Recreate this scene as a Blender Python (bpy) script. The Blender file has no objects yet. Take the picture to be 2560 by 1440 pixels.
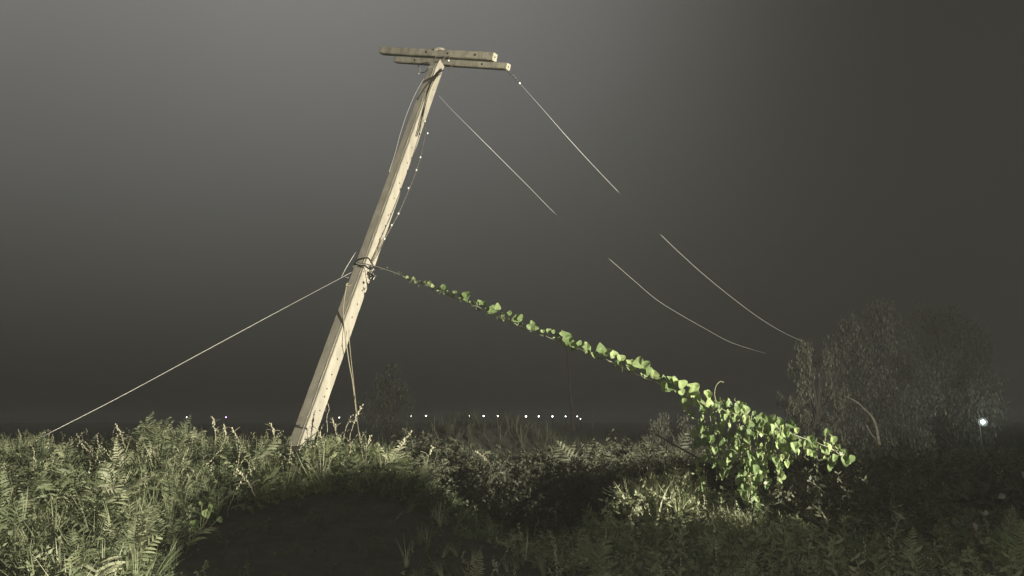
import bpy, math, random
import numpy as np
from mathutils import Vector, Matrix

random.seed(7)
rng = np.random.default_rng(7)
sc = bpy.context.scene
C = sc.collection
R = math.radians

# ------------------------------------------------------------------ camera
EYE = Vector((0, 0, 1.6))
PITCH = R(9.7)
F = 1934.0                      # focal length in photo pixels (2560 wide)
cam_d = bpy.data.cameras.new("camera")
cam = bpy.data.objects.new("camera", cam_d)
C.objects.link(cam)
cam.location = EYE
cam.rotation_euler = (R(90) + PITCH, 0, 0)
cam_d.sensor_width = 36
cam_d.lens = 36 * F / 2560
cam_d.clip_start = 0.05
cam_d.clip_end = 3000
sc.camera = cam

# ------------------------------------------------------------------ night sky
world = bpy.data.worlds.new("World")
sc.world = world
world.use_nodes = True
wn, wl = world.node_tree.nodes, world.node_tree.links
wn.clear()


def wmath(op, a, b=None, c=None, clamp=False):
    n = wn.new('ShaderNodeMath')
    n.operation = op
    n.use_clamp = clamp
    for i, v in enumerate((a, b, c)):
        if v is None:
            continue
        if isinstance(v, (int, float)):
            n.inputs[i].default_value = v
        else:
            wl.new(v, n.inputs[i])
    return n.outputs[0]


tc = wn.new('ShaderNodeTexCoord')
sep = wn.new('ShaderNodeSeparateXYZ')
wl.new(tc.outputs['Generated'], sep.inputs[0])
X, Y, Z = sep.outputs
az = wmath('ARCTAN2', X, Y)                     # 0 ahead, + to the right
el = wmath('ARCSINE', Z)
# the town glow: a broad lobe over the left, dying out to the right of the pole
side = wmath('DIVIDE', 1.0, wmath('ADD', 1.0, wmath('EXPONENT', wmath('DIVIDE', wmath('SUBTRACT', az, R(13.5)), R(6.3)))))
left = wmath('DIVIDE', 1.0, wmath('ADD', 1.0, wmath('EXPONENT', wmath('DIVIDE', wmath('SUBTRACT', R(-75), az), R(16)))))
rise = wmath('POWER', wmath('MAXIMUM', wmath('DIVIDE', el, R(30)), 0.0), 1.3)
fall = wmath('DIVIDE', 1.0, wmath('ADD', 1.0, wmath('EXPONENT', wmath('DIVIDE', wmath('SUBTRACT', el, R(52)), R(7)))))
lean = wmath('MAXIMUM', wmath('MULTIPLY_ADD', az, -0.35, 1.0), 0.3)
glow = wmath('MULTIPLY', wmath('MULTIPLY', wmath('MULTIPLY', side, lean), left), wmath('MULTIPLY', rise, fall))
back = wmath('MAXIMUM', wmath('MULTIPLY', Y, -1.0), 0.0)   # sky brightened behind the camera as added fill
cloud = wn.new('ShaderNodeTexNoise')
wl.new(tc.outputs['Generated'], cloud.inputs['Vector'])
cloud.inputs['Scale'].default_value = 2.2
cloud.inputs['Detail'].default_value = 3
cvar = wmath('MULTIPLY_ADD', cloud.outputs['Fac'], 0.3, 0.85)
SKY_BASE, SKY_GLOW, SKY_BACK = 0.008, 0.170, 0.055
lum = wmath('ADD', wmath('ADD', SKY_BASE, wmath('MULTIPLY', wmath('MULTIPLY', glow, SKY_GLOW), cvar)),
            wmath('MULTIPLY', back, SKY_BACK))
tint = wn.new('ShaderNodeMix')
tint.data_type = 'RGBA'
tint.inputs[6].default_value = (1.0, 0.995, 0.85, 1)
tint.inputs[7].default_value = (1.0, 0.995, 0.95, 1)
wl.new(wmath('MINIMUM', wmath('MULTIPLY', glow, 1.6), 1.0), tint.inputs[0])
bg = wn.new('ShaderNodeBackground')
wl.new(tint.outputs[2], bg.inputs['Color'])
wl.new(lum, bg.inputs['Strength'])
wo = wn.new('ShaderNodeOutputWorld')
wl.new(bg.outputs[0], wo.inputs['Surface'])

# ------------------------------------------------------------------ floodlight standing out of frame to the right
LAMP = Vector((12.0, 0.0, 3.2))
ld = bpy.data.lights.new("floodlight_lamp", 'SPOT')
ld.energy = 26000
ld.color = (1.0, 0.95, 0.80)
ld.spot_size = R(126)
ld.spot_blend = 0.6
ld.shadow_soft_size = 0.05
lo = bpy.data.objects.new("floodlight_lamp", ld)
C.objects.link(lo)
lo.location = LAMP
lo.rotation_euler = (Vector((-3.5, 12, 4.5)) - LAMP).to_track_quat('-Z', 'Y').to_euler()

# added weak fill light just above and behind the lens
fd = bpy.data.lights.new("fill_light", 'POINT')
fd.energy = 260
fd.color = (1.0, 0.96, 0.84)
fd.shadow_soft_size = 0.02
fo = bpy.data.objects.new("fill_light", fd)
C.objects.link(fo)
fo.location = (0.06, -0.25, 1.95)

# ------------------------------------------------------------------ render settings
sc.view_settings.view_transform = 'Standard'
sc.view_settings.look = 'None'
sc.view_settings.exposure = 0
sc.view_settings.gamma = 1
cy = sc.cycles
cy.use_denoising = True
cy.max_bounces = 4
cy.diffuse_bounces = 2
cy.glossy_bounces = 2
cy.transmission_bounces = 3
cy.transparent_max_bounces = 8
cy.volume_bounces = 0
cy.sample_clamp_indirect = 2.0
sc.render.film_transparent = False


# ------------------------------------------------------------------ helpers
def P(px, py, d):
    """3D point at forward distance d (world y) on the line of sight of photo pixel (px, py)."""
    cx, cyv = (px - 1280) / F, (720 - py) / F
    fwd = Vector((0, math.cos(PITCH), math.sin(PITCH)))
    up = Vector((0, -math.sin(PITCH), math.cos(PITCH)))
    v = fwd + Vector((1, 0, 0)) * cx + up * cyv
    return EYE + v * (d / v.y)


def pix(p):
    v = Vector(p) - EYE
    fwd = Vector((0, math.cos(PITCH), math.sin(PITCH)))
    up = Vector((0, -math.sin(PITCH), math.cos(PITCH)))
    w = v.dot(fwd)
    return 1280 + F * v.x / w, 720 - F * v.dot(up) / w


def sstep(a, b, x):
    t = np.clip((x - a) / (b - a), 0, 1)
    return t * t * (3 - 2 * t)


def hills(x, y, s, seed):
    return (np.sin(x * s + seed) * np.cos(y * s * 1.13 + seed * 2.1)
            + 0.5 * np.sin(x * s * 2.3 + seed * 3.7 + y * s * 0.7) * np.cos(y * s * 2.1 - seed))


def ground_z(x, y):
    x = np.asarray(x, float)
    y = np.asarray(y, float)
    near = sstep(3.0, 10.5, y)
    leftw = 1 - sstep(-1.9, 0.6, x + (y - 10) * 0.12)
    zl = -0.1 + 1.02 * near - 1.1 * sstep(13.0, 18.0, y)
    zr = -0.1 + 0.62 * near - 0.55 * sstep(12.0, 18.0, y)
    z = zl * leftw + zr * (1 - leftw)
    z = z + 0.07 * hills(x, y, 1.1, 1.3) * sstep(2, 5, y)
    z = z + 0.06 * hills(x, y, 0.35, 4.1)
    # ditch added below the pole mound to sink this ground out of the light
    z = z - 0.75 * np.exp(-((x - 0.3) / 1.2) ** 2 - ((y - 10.6) / 2.0) ** 2)
    # low grassy bank out in the field
    z = z + 1.45 * np.exp(-((x + 1.2 - 0.0) / 3.4) ** 2 - ((y - 27) / 2.6) ** 2)
    return z


def cset(o, label=None, cat=None, group=None, kind=None):
    for k, v in (('label', label), ('category', cat), ('group', group), ('kind', kind)):
        if v:
            o[k] = v
    return o


def thing(name, label, cat, loc=(0, 0, 0), group=None):
    o = bpy.data.objects.new(name, None)
    C.objects.link(o)
    o.location = loc
    o.empty_display_size = 0.1
    return cset(o, label, cat, group)


class MB:
    """collects geometry in world space; build() links it as ONE mesh object."""

    def __init__(s):
        s.V, s.L, s.S, s.T, s.n = [], [], [], [], 0

    def add(s, V, faces, tone=0.5):
        V = np.asarray(V, np.float32).reshape(-1, 3)
        s.V.append(V)
        for f in faces:
            s.S.append(np.array([len(f)], np.int32))
            s.L.append(np.asarray(f, np.int32) + s.n)
        s.T.append(np.full(len(V), tone, np.float32))
        s.n += len(V)

    def stamp(s, proto, M, loc, tone):
        """proto=(V,loops,sizes); M (K,3,3); loc (K,3); tone (K,)"""
        V, L, S = proto
        K = len(loc)
        if K == 0:
            return
        W = np.einsum('kij,nj->kni', M, V) + loc[:, None, :]
        s.V.append(W.reshape(-1, 3).astype(np.float32))
        s.L.append((L[None, :] + (np.arange(K) * len(V))[:, None] + s.n).reshape(-1).astype(np.int32))
        s.S.append(np.tile(S, K).astype(np.int32))
        s.T.append(np.repeat(tone, len(V)).astype(np.float32))
        s.n += K * len(V)

    def tube(s, pts, r, n=6, tone=0.5, cap=True):
        pts = [Vector(p) for p in pts]
        rs = r if hasattr(r, '__len__') else [r] * len(pts)
        V, faces = [], []
        prev = None
        for i, p in enumerate(pts):
            t = (pts[min(i + 1, len(pts) - 1)] - pts[max(i - 1, 0)])
            t = t.normalized() if t.length > 1e-9 else Vector((0, 0, 1))
            if prev is None:
                a = t.orthogonal().normalized()
            else:
                a = (prev - t * prev.dot(t))
                a = a.normalized() if a.length > 1e-6 else t.orthogonal().normalized()
            prev = a
            b = t.cross(a)
            for k in range(n):
                an = 2 * math.pi * k / n
                V.append(p + (a * math.cos(an) + b * math.sin(an)) * rs[i])
        for i in range(len(pts) - 1):
            for k in range(n):
                k2 = (k + 1) % n
                faces.append((i * n + k, i * n + k2, (i + 1) * n + k2, (i + 1) * n + k))
        if cap:
            faces.append(tuple(range(n))[::-1])
            faces.append(tuple((len(pts) - 1) * n + k for k in range(n)))
        s.add([tuple(v) for v in V], faces, tone)

    def loft(s, rings, cap=True, tone=0.5):
        n = len(rings[0])
        V = [tuple(v) for r in rings for v in r]
        faces = []
        for i in range(len(rings) - 1):
            for k in range(n):
                k2 = (k + 1) % n
                faces.append((i * n + k, i * n + k2, (i + 1) * n + k2, (i + 1) * n + k))
        if cap:
            faces.append(tuple(range(n))[::-1])
            faces.append(tuple((len(rings) - 1) * n + k for k in range(n)))
        s.add(V, faces, tone)

    def ball(s, c, r, tone=0.5, sx=1, sy=1, sz=1, seg=8, jit=0.0):
        rings = []
        c = Vector(c)
        for i in range(1, seg // 2):
            th = math.pi * i / (seg // 2)
            rings.append([c + Vector((sx * math.cos(2 * math.pi * k / seg) * math.sin(th),
                                      sy * math.sin(2 * math.pi * k / seg) * math.sin(th),
                                      sz * math.cos(th))) * r * (1 + jit * random.uniform(-1, 1)) for k in range(seg)])
        n = seg
        V = [tuple(v) for q in rings for v in q] + [tuple(c + Vector((0, 0, r * sz))), tuple(c - Vector((0, 0, r * sz)))]
        m = len(rings) * n
        faces = []
        for i in range(len(rings) - 1):
            for k in range(n):
                faces.append((i * n + k, (i + 1) * n + k, (i + 1) * n + (k + 1) % n, i * n + (k + 1) % n))
        for k in range(n):
            faces.append((m, k, (k + 1) % n))
            faces.append((m + 1, (len(rings) - 1) * n + (k + 1) % n, (len(rings) - 1) * n + k))
        s.add(V, faces, tone)

    def build(s, name, mat, parent=None, origin=None, smooth=False):
        V = np.concatenate(s.V)
        L = np.concatenate(s.L)
        S = np.concatenate(s.S)
        T = np.concatenate(s.T)
        if parent is not None and origin is None:
            V = V - np.array(parent.matrix_world.translation if False else world_loc(parent), np.float32)
        elif origin is not None:
            V = V - np.array(origin, np.float32)
        me = bpy.data.meshes.new(name)
        me.vertices.add(len(V))
        me.vertices.foreach_set('co', V.astype(np.float32).ravel())
        me.loops.add(len(L))
        me.loops.foreach_set('vertex_index', L)
        me.polygons.add(len(S))
        st = np.zeros(len(S), np.int32)
        st[1:] = np.cumsum(S)[:-1]
        me.polygons.foreach_set('loop_start', st)
        me.update(calc_edges=True)
        me.validate()
        at = me.attributes.new('tone', 'FLOAT', 'POINT')
        at.data.foreach_set('value', T)
        me.polygons.foreach_set('use_smooth', np.full(len(me.polygons), bool(smooth)))
        me.materials.append(mat)
        o = bpy.data.objects.new(name, me)
        C.objects.link(o)
        if parent is not None:
            o.parent = parent
        elif origin is not None:
            o.location = origin
        return o


def world_loc(o):
    v = Vector((0, 0, 0))
    while o is not None:
        v += o.location
        o = o.parent
    return tuple(v)


def proto(V, faces):
    return (np.asarray(V, np.float32), np.asarray([i for f in faces for i in f], np.int32),
            np.asarray([len(f) for f in faces], np.int32))


def join(protos):
    V, L, S, n = [], [], [], 0
    for v, l, s in protos:
        V.append(v)
        L.append(l + n)
        S.append(s)
        n += len(v)
    return np.concatenate(V), np.concatenate(L), np.concatenate(S)


def rotz(a):
    a = np.asarray(a, float)
    c, s, o, z = np.cos(a), np.sin(a), np.ones_like(a), np.zeros_like(a)
    return np.stack([np.stack([c, -s, z], -1), np.stack([s, c, z], -1), np.stack([z, z, o], -1)], -2)


def rotx(a):
    a = np.asarray(a, float)
    c, s, o, z = np.cos(a), np.sin(a), np.ones_like(a), np.zeros_like(a)
    return np.stack([np.stack([o, z, z], -1), np.stack([z, c, -s], -1), np.stack([z, s, c], -1)], -2)


def roty(a):
    a = np.asarray(a, float)
    c, s, o, z = np.cos(a), np.sin(a), np.ones_like(a), np.zeros_like(a)
    return np.stack([np.stack([c, z, s], -1), np.stack([z, o, z], -1), np.stack([-s, z, c], -1)], -2)


# ------------------------------------------------------------------ materials
def new_mat(name):
    m = bpy.data.materials.new(name)
    m.use_nodes = True
    nt = m.node_tree
    return m, nt.nodes, nt.links, nt.nodes['Principled BSDF']


def plain(name, col, rough=0.6, metal=0.0, noise=None):
    m, n, l, b = new_mat(name)
    b.inputs['Roughness'].default_value = rough
    b.inputs['Metallic'].default_value = metal
    if noise:
        tx = n.new('ShaderNodeTexNoise')
        tx.inputs['Scale'].default_value = noise[0]
        tx.inputs['Detail'].default_value = 6
        co = n.new('ShaderNodeTexCoord')
        l.new(co.outputs['Object'], tx.inputs['Vector'])
        r = n.new('ShaderNodeValToRGB')
        r.color_ramp.elements[0].position = 0.35
        r.color_ramp.elements[1].position = 0.68
        r.color_ramp.elements[0].color = (*noise[1], 1)
        r.color_ramp.elements[1].color = (*col, 1)
        l.new(tx.outputs['Fac'], r.inputs[0])
        l.new(r.outputs[0], b.inputs['Base Color'])
    else:
        b.inputs['Base Color'].default_value = (*col, 1)
    return m


def leafy(name, stops, rough=0.55, transl=0.25, spec=0.3):
    """leaf material: the colour of each leaf follows its own 'tone'; thin leaves let some light through"""
    m, n, l, b = new_mat(name)
    a = n.new('ShaderNodeAttribute')
    a.attribute_name = 'tone'
    r = n.new('ShaderNodeValToRGB')
    els = r.color_ramp.elements
    els[0].position, els[0].color = stops[0][0], (*stops[0][1], 1)
    els[1].position, els[1].color = stops[-1][0], (*stops[-1][1], 1)
    for p, c in stops[1:-1]:
        e = els.new(p)
        e.color = (*c, 1)
    tx = n.new('ShaderNodeTexNoise')
    tx.inputs['Scale'].default_value = 30
    tx.inputs['Detail'].default_value = 3
    co = n.new('ShaderNodeTexCoord')
    l.new(co.outputs['Object'], tx.inputs['Vector'])
    ma = n.new('ShaderNodeMath')
    ma.operation = 'MULTIPLY_ADD'
    l.new(tx.outputs['Fac'], ma.inputs[0])
    ma.inputs[1].default_value = 0.24
    l.new(a.outputs['Fac'], ma.inputs[2])
    mb = n.new('ShaderNodeMath')
    mb.operation = 'SUBTRACT'
    mb.inputs[1].default_value = 0.12
    l.new(ma.outputs[0], mb.inputs[0])
    l.new(mb.outputs[0], r.inputs[0])
    l.new(r.outputs[0], b.inputs['Base Color'])
    b.inputs['Roughness'].default_value = rough
    b.inputs['Specular IOR Level'].default_value = spec
    tr = n.new('ShaderNodeBsdfTranslucent')
    l.new(r.outputs[0], tr.inputs['Color'])
    mx = n.new('ShaderNodeMixShader')
    mx.inputs[0].default_value = transl
    out = n['Material Output']
    l.new(b.outputs[0], mx.inputs[1])
    l.new(tr.outputs[0], mx.inputs[2])
    l.new(mx.outputs[0], out.inputs['Surface'])
    return m


M_fern = leafy('fern_foliage', [(0, (0.065, 0.082, 0.042)), (0.4, (0.17, 0.20, 0.105)), (0.75, (0.31, 0.34, 0.19)), (1, (0.49, 0.49, 0.33))])
M_bright = leafy('fresh_foliage', [(0, (0.11, 0.135, 0.055)), (0.5, (0.22, 0.26, 0.11)), (1, (0.38, 0.41, 0.20))])
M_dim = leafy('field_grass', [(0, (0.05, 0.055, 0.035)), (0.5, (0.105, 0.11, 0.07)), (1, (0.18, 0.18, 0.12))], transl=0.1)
M_tree = leafy('tree_leaves', [(0, (0.06, 0.065, 0.048)), (0.5, (0.145, 0.15, 0.105)), (1, (0.28, 0.28, 0.20))], transl=0.1)
M_vine = leafy('vine_leaves', [(0, (0.10, 0.15, 0.06)), (0.5, (0.21, 0.29, 0.115)), (1, (0.42, 0.50, 0.22))], rough=0.45, transl=0.3)
M_stem = plain('green_stem', (0.25, 0.25, 0.13), 0.6)
M_dry = plain('dry_stem', (0.42, 0.38, 0.26), 0.7)
M_bud = plain('pale_flower', (0.62, 0.59, 0.42), 0.6)
M_bark = plain('tree_bark', (0.09, 0.08, 0.06), 0.85, noise=(6, (0.04, 0.035, 0.027)))
M_palebark = plain('pale_bark', (0.46, 0.42, 0.34), 0.8, noise=(9, (0.20, 0.18, 0.14)))
M_wire = plain('galvanised_wire', (0.62, 0.60, 0.53), 0.45, 0.3)
M_thin = plain('aluminium_line', (0.80, 0.79, 0.74), 0.45, 0.2)
M_black = plain('black_rubber', (0.018, 0.018, 0.016), 0.6)
M_steel = plain('weathered_steel', (0.42, 0.40, 0.35), 0.5, 0.6, noise=(40, (0.16, 0.14, 0.11)))
M_white = plain('white_porcelain', (0.85, 0.85, 0.80), 0.25)
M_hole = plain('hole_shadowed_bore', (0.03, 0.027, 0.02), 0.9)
M_dark = plain('dimmed_pole', (0.06, 0.055, 0.045), 0.8)  # dark colour chosen to dim the distant pole, as if unlit
M_scrap = plain('pale_dead_leaf', (0.42, 0.39, 0.34), 0.7, noise=(18, (0.25, 0.22, 0.18)))


def emitter(name, col, strength):
    m, n, l, b = new_mat(name)
    b.inputs['Base Color'].default_value = (.05, .05, .05, 1)
    b.inputs['Emission Color'].default_value = (*col, 1)
    b.inputs['Emission Strength'].default_value = strength
    return m


def concrete(name, base, dark, bump=0.35, scale=6.0):
    m, n, l, b = new_mat(name)
    co = n.new('ShaderNodeTexCoord')
    big = n.new('ShaderNodeTexNoise')
    big.inputs['Scale'].default_value = scale
    big.inputs['Detail'].default_value = 8
    big.inputs['Roughness'].default_value = 0.65
    mp = n.new('ShaderNodeMapping')
    mp.inputs['Scale'].default_value = (1, 1, 0.35)
    l.new(co.outputs['Object'], mp.inputs['Vector'])
    l.new(mp.outputs[0], big.inputs['Vector'])
    r = n.new('ShaderNodeValToRGB')
    r.color_ramp.elements[0].position = 0.30
    r.color_ramp.elements[0].color = (*dark, 1)
    r.color_ramp.elements[1].position = 0.62
    r.color_ramp.elements[1].color = (*base, 1)
    l.new(big.outputs['Fac'], r.inputs[0])
    fine = n.new('ShaderNodeTexNoise')
    fine.inputs['Scale'].default_value = 90
    fine.inputs['Detail'].default_value = 5
    l.new(co.outputs['Object'], fine.inputs['Vector'])
    mix = n.new('ShaderNodeMix')
    mix.data_type = 'RGBA'
    mix.blend_type = 'MULTIPLY'
    mix.inputs[0].default_value = 0.35
    l.new(r.outputs[0], mix.inputs[6])
    l.new(fine.outputs['Color'], mix.inputs[7])
    fr = n.new('ShaderNodeValToRGB')
    fr.color_ramp.elements[0].position = 0.35
    fr.color_ramp.elements[0].color = (0.55, 0.53, 0.48, 1)
    fr.color_ramp.elements[1].position = 0.6
    fr.color_ramp.elements[1].color = (1, 1, 1, 1)
    l.new(fine.outputs['Fac'], fr.inputs[0])
    l.new(fr.outputs[0], mix.inputs[7])
    l.new(mix.outputs[2], b.inputs['Base Color'])
    b.inputs['Roughness'].default_value = 0.9
    bp = n.new('ShaderNodeBump')
    bp.inputs['Strength'].default_value = bump
    bp.inputs['Distance'].default_value = 0.01
    l.new(fine.outputs['Fac'], bp.inputs['Height'])
    l.new(bp.outputs[0], b.inputs['Normal'])
    return m


M_conc = concrete('pale_concrete', (0.62, 0.57, 0.46), (0.42, 0.385, 0.31))
M_arm = concrete('weathered_arm_concrete', (0.72, 0.67, 0.53), (0.42, 0.385, 0.30), scale=7)
M_wall = concrete('grey_concrete', (0.3, 0.29, 0.26), (0.2, 0.19, 0.17))


def ground_mat():
    m, n, l, b = new_mat('soil_and_litter')
    co = n.new('ShaderNodeTexCoord')
    a = n.new('ShaderNodeTexNoise')
    a.inputs['Scale'].default_value = 3.0
    a.inputs['Detail'].default_value = 10
    a.inputs['Roughness'].default_value = 0.7
    l.new(co.outputs['Object'], a.inputs['Vector'])
    r = n.new('ShaderNodeValToRGB')
    r.color_ramp.elements[0].position = 0.35
    r.color_ramp.elements[0].color = (0.05, 0.049, 0.038, 1)
    r.color_ramp.elements[1].position = 0.7
    r.color_ramp.elements[1].color = (0.105, 0.102, 0.076, 1)
    l.new(a.outputs['Fac'], r.inputs[0])
    l.new(r.outputs[0], b.inputs['Base Color'])
    b.inputs['Roughness'].default_value = 1.0
    bp = n.new('ShaderNodeBump')
    bp.inputs['Strength'].default_value = 0.8
    bp.inputs['Distance'].default_value = 0.05
    l.new(a.outputs['Fac'], bp.inputs['Height'])
    l.new(bp.outputs[0], b.inputs['Normal'])
    return m


M_ground = ground_mat()

# ------------------------------------------------------------------ terrain: one sheet to the horizon
def axis(lim, core, fine, grow):
    a = [0.0]
    while a[-1] < lim:
        a.append(a[-1] + (fine if a[-1] < core else (a[-1] - core) * grow + fine))
    return a


xs = axis(700, 12, 0.2, 0.16)
xs = np.array([-v for v in xs[:0:-1]] + xs)
ys = np.array([-v for v in axis(60, 4, 0.5, 0.25)[:0:-1]] + axis(900, 32, 0.2, 0.16))
gx, gy = np.meshgrid(xs, ys, indexing='ij')
gz = ground_z(gx, gy)
nx, ny = gx.shape
gm = MB()
gm.V.append(np.stack([gx, gy, gz], -1).reshape(-1, 3).astype(np.float32))
ii, jj = np.meshgrid(np.arange(nx - 1), np.arange(ny - 1), indexing='ij')
q = np.stack([ii * ny + jj, (ii + 1) * ny + jj, (ii + 1) * ny + jj + 1, ii * ny + jj + 1], -1).reshape(-1)
gm.L.append(q.astype(np.int32))
gm.S.append(np.full((nx - 1) * (ny - 1), 4, np.int32))
gm.T.append(np.zeros(nx * ny, np.float32))
gm.n = nx * ny
cset(gm.build('ground', M_ground, smooth=True), kind='structure')

# ------------------------------------------------------------------ unseen wall added out of frame: its shaped top blocks the floodlight from the near ground
def blocker_wall():
    mid = R(128)
    D = 3.3
    prof = [(160, .30), (158, .27), (156.8, .185), (155, .156), (152.5, .142), (150, .133), (147, .130), (145, .134), (143, .136), (141.2, .138),
            (140.6, .19), (140.0, .235), (139.2, .20), (138.2, .22), (137.4, .20), (136.8, .225), (136.1, .18), (135.2, .155), (134, .146), (130, .146), (120, .142), (108, .135), (95, .13), (80, .13), (72, .13)]
    dirv = Vector((math.cos(mid), math.sin(mid), 0))
    tan = Vector((-math.sin(mid), math.cos(mid), 0))
    m = MB()
    rings = []
    for a, s in prof:
        d = math.tan(R(a) - mid) * D
        p = LAMP + dirv * D + tan * d
        dist = math.hypot(D, d)
        zt = LAMP.z - s * dist
        a0 = Vector((p.x, p.y, -0.3))
        b0 = Vector((p.x, p.y, zt))
        o = dirv * 0.09
        rings.append([a0 - o, b0 - o, b0 + o, a0 + o])
    m.loft(rings)
    t = m.build('blocker_wall', M_wall)
    cset(t, 'unseen grey wall added out of frame to shade the near ground from the floodlight', 'wall')


blocker_wall()

# ------------------------------------------------------------------ the leaning concrete utility pole
B0 = P(737, 1150, 11.0)
B1 = P(1094, 160, 14.0)
axis_v = (B1 - B0).normalized()
foot = B0 - axis_v * 1.1
view = (EYE - (B0 + B1) / 2)
vh = (view - axis_v * view.dot(axis_v)).normalized()       # towards the viewer, square to the pole
sh = axis_v.cross(vh).normalized() * -1
if sh.x < 0:
    sh = -sh
# square section turned 45 degrees to the viewer
rot = R(2)
u = (vh * math.cos(rot) + sh * math.sin(rot)).normalized()
w = (sh * math.cos(rot) - vh * math.sin(rot)).normalized()
nr = (u + w).normalized()      # normal of the bright right-hand face
nl = (u - w).normalized()      # normal of the shaded left-hand face
LEN = (B1 - B0).length


def pole_pt(py):
    lo_, hi_ = 0.0, 1.0
    for _ in range(40):
        m_ = (lo_ + hi_) / 2
        if pix(B0.lerp(B1, m_))[1] > py:
            lo_ = m_
        else:
            hi_ = m_
    return B0.lerp(B1, (lo_ + hi_) / 2)


def half_side(p):
    t = (p - foot).length / (LEN + 1.1)
    return (0.122 * (1 - t) + 0.103 * t)


def pole_section(p, h, ch, jit=0.0):
    pts = []
    for (a, b) in ((1, 1), (-1, 1), (-1, -1), (1, -1)):
        # corners in the nr / nl frame
        ca = nr * a * h + nl * b * h
        if a == 1 and b == 1 or True:
            e1 = nr * a * ch if (a * b > 0) else nl * b * ch
            e2 = nl * b * ch if (a * b > 0) else nr * a * ch
            j = Vector([random.uniform(-jit, jit) for _ in range(3)])
            pts += [p + ca - e2 + j, p + ca - e1 + j]
    return pts


pole = thing('utility_pole', 'tall pale concrete utility pole leaning hard to the right with two crossarms at its top', 'utility pole', tuple(B0))
pm = MB()
rings = []
N = 90
for i in range(N + 1):
    p = foot.lerp(B1, i / N)
    h = half_side(p)
    rings.append(pole_section(p, h, 0.014, 0.0022))
# sloping, chipped head
tp = B1 + axis_v * 0.05
rings.append([v + axis_v * 0.06 * (1 if i_ in (2, 3, 4, 5) else 0.2) for i_, v in enumerate(pole_section(B1, 0.085, 0.02, 0.006))])
pm.loft(rings)
pm.build('shaft', M_conc, pole)
# a rough seam left by the mould, down the shaded face beside the front corner
sm = MB()
for i in range(N):
    p = foot.lerp(B1, (i + 0.02) / N)
    p2 = foot.lerp(B1, (i + 1.0) / N)
    h, h2 = half_side(p), half_side(p2)
    offs = 0.058 + random.uniform(-.004, .004)
    sm.tube([p + nl * (h - .0015) + nr * (h - offs), p2 + nl * (h2 - .0015) + nr * (h2 - offs)], 0.006, 5)
sm.build('mould_seam', M_arm, pole)
# bolt holes in the bright face
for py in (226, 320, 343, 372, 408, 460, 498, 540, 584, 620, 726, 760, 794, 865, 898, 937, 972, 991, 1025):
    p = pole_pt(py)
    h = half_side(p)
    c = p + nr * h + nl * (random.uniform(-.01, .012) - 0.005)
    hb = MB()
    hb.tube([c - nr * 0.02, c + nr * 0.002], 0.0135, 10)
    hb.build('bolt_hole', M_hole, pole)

# crossarms: two concrete beams; depth set so that they pass in front of and behind the head
def beam(a, b, h, wd, name, label, holes, lump=None):
    a, b = Vector(a), Vector(b)
    ax = (b - a).normalized()
    upv = Vector((0, 0, 1))
    upv = (upv - ax * upv.dot(ax)).normalized()
    dp = ax.cross(upv)
    m = MB()
    rings = []
    n = 26
    for i in range(n + 1):
        p = a.lerp(b, i / n)
        k = 1.0
        if i in (0, n):
            k = 0.97
        hh, ww, c = h / 2 * k, wd / 2 * k, 0.016
        j = lambda: Vector([random.uniform(-.004, .004) for _ in range(3)])
        r_ = []
        for (sy, sz) in ((1, 1), (-1, 1), (-1, -1), (1, -1)):
            if sy * sz > 0:
                r_ += [p + dp * sy * (ww) + upv * sz * (hh - c) + j(), p + dp * sy * (ww - c) + upv * sz * hh + j()]
            else:
                r_ += [p + dp * sy * (ww - c) + upv * sz * hh + j(), p + dp * sy * (ww) + upv * sz * (hh - c) + j()]
        rings.append(r_)
        if i == 0:
            rings.append([v + ax * 0.02 + (v - p) * 0.03 for v in r_])
    rings[-1] = [v for v in rings[-1]]
    m.loft(rings)
    o = m.build(name, M_arm, pole)
    o['label'] = label
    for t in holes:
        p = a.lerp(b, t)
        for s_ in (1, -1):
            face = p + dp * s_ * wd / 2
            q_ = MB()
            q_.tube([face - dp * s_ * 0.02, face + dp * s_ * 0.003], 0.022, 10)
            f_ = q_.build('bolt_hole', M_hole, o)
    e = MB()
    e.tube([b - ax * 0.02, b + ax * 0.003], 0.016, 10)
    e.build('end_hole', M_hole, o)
    return o, ax, upv, dp


armA0, armA1 = P(955, 127, 15.2), P(1237, 143, 13.55)
armB0, armB1 = P(990, 150, 15.9), P(1271, 167, 14.2)
oA, axA, upA, dpA = beam(armA0, armA1, 0.15, 0.14, 'crossarm', 'upper crossarm running above the pole head', (0.44, 0.63, 0.86))
oB, axB, upB, dpB = beam(armB0, armB1, 0.125, 0.13, 'crossarm', 'lower crossarm, farther back, its middle behind the pole head', (0.2, 0.8))
# packing lump of mortar on top of the upper arm
lm = MB()
cl = armA0.lerp(armA1, 0.53) + upA * 0.075
lm.ball(cl, 0.075, sx=1.5, sy=0.8, sz=0.75, seg=12, jit=0.12)
lm.ball(cl + axA * 0.06 - upA * .02, 0.06, sx=1.4, sy=0.8, sz=0.6, seg=12, jit=0.12)
lm.build('mortar_lump', M_arm, pole)
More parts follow.
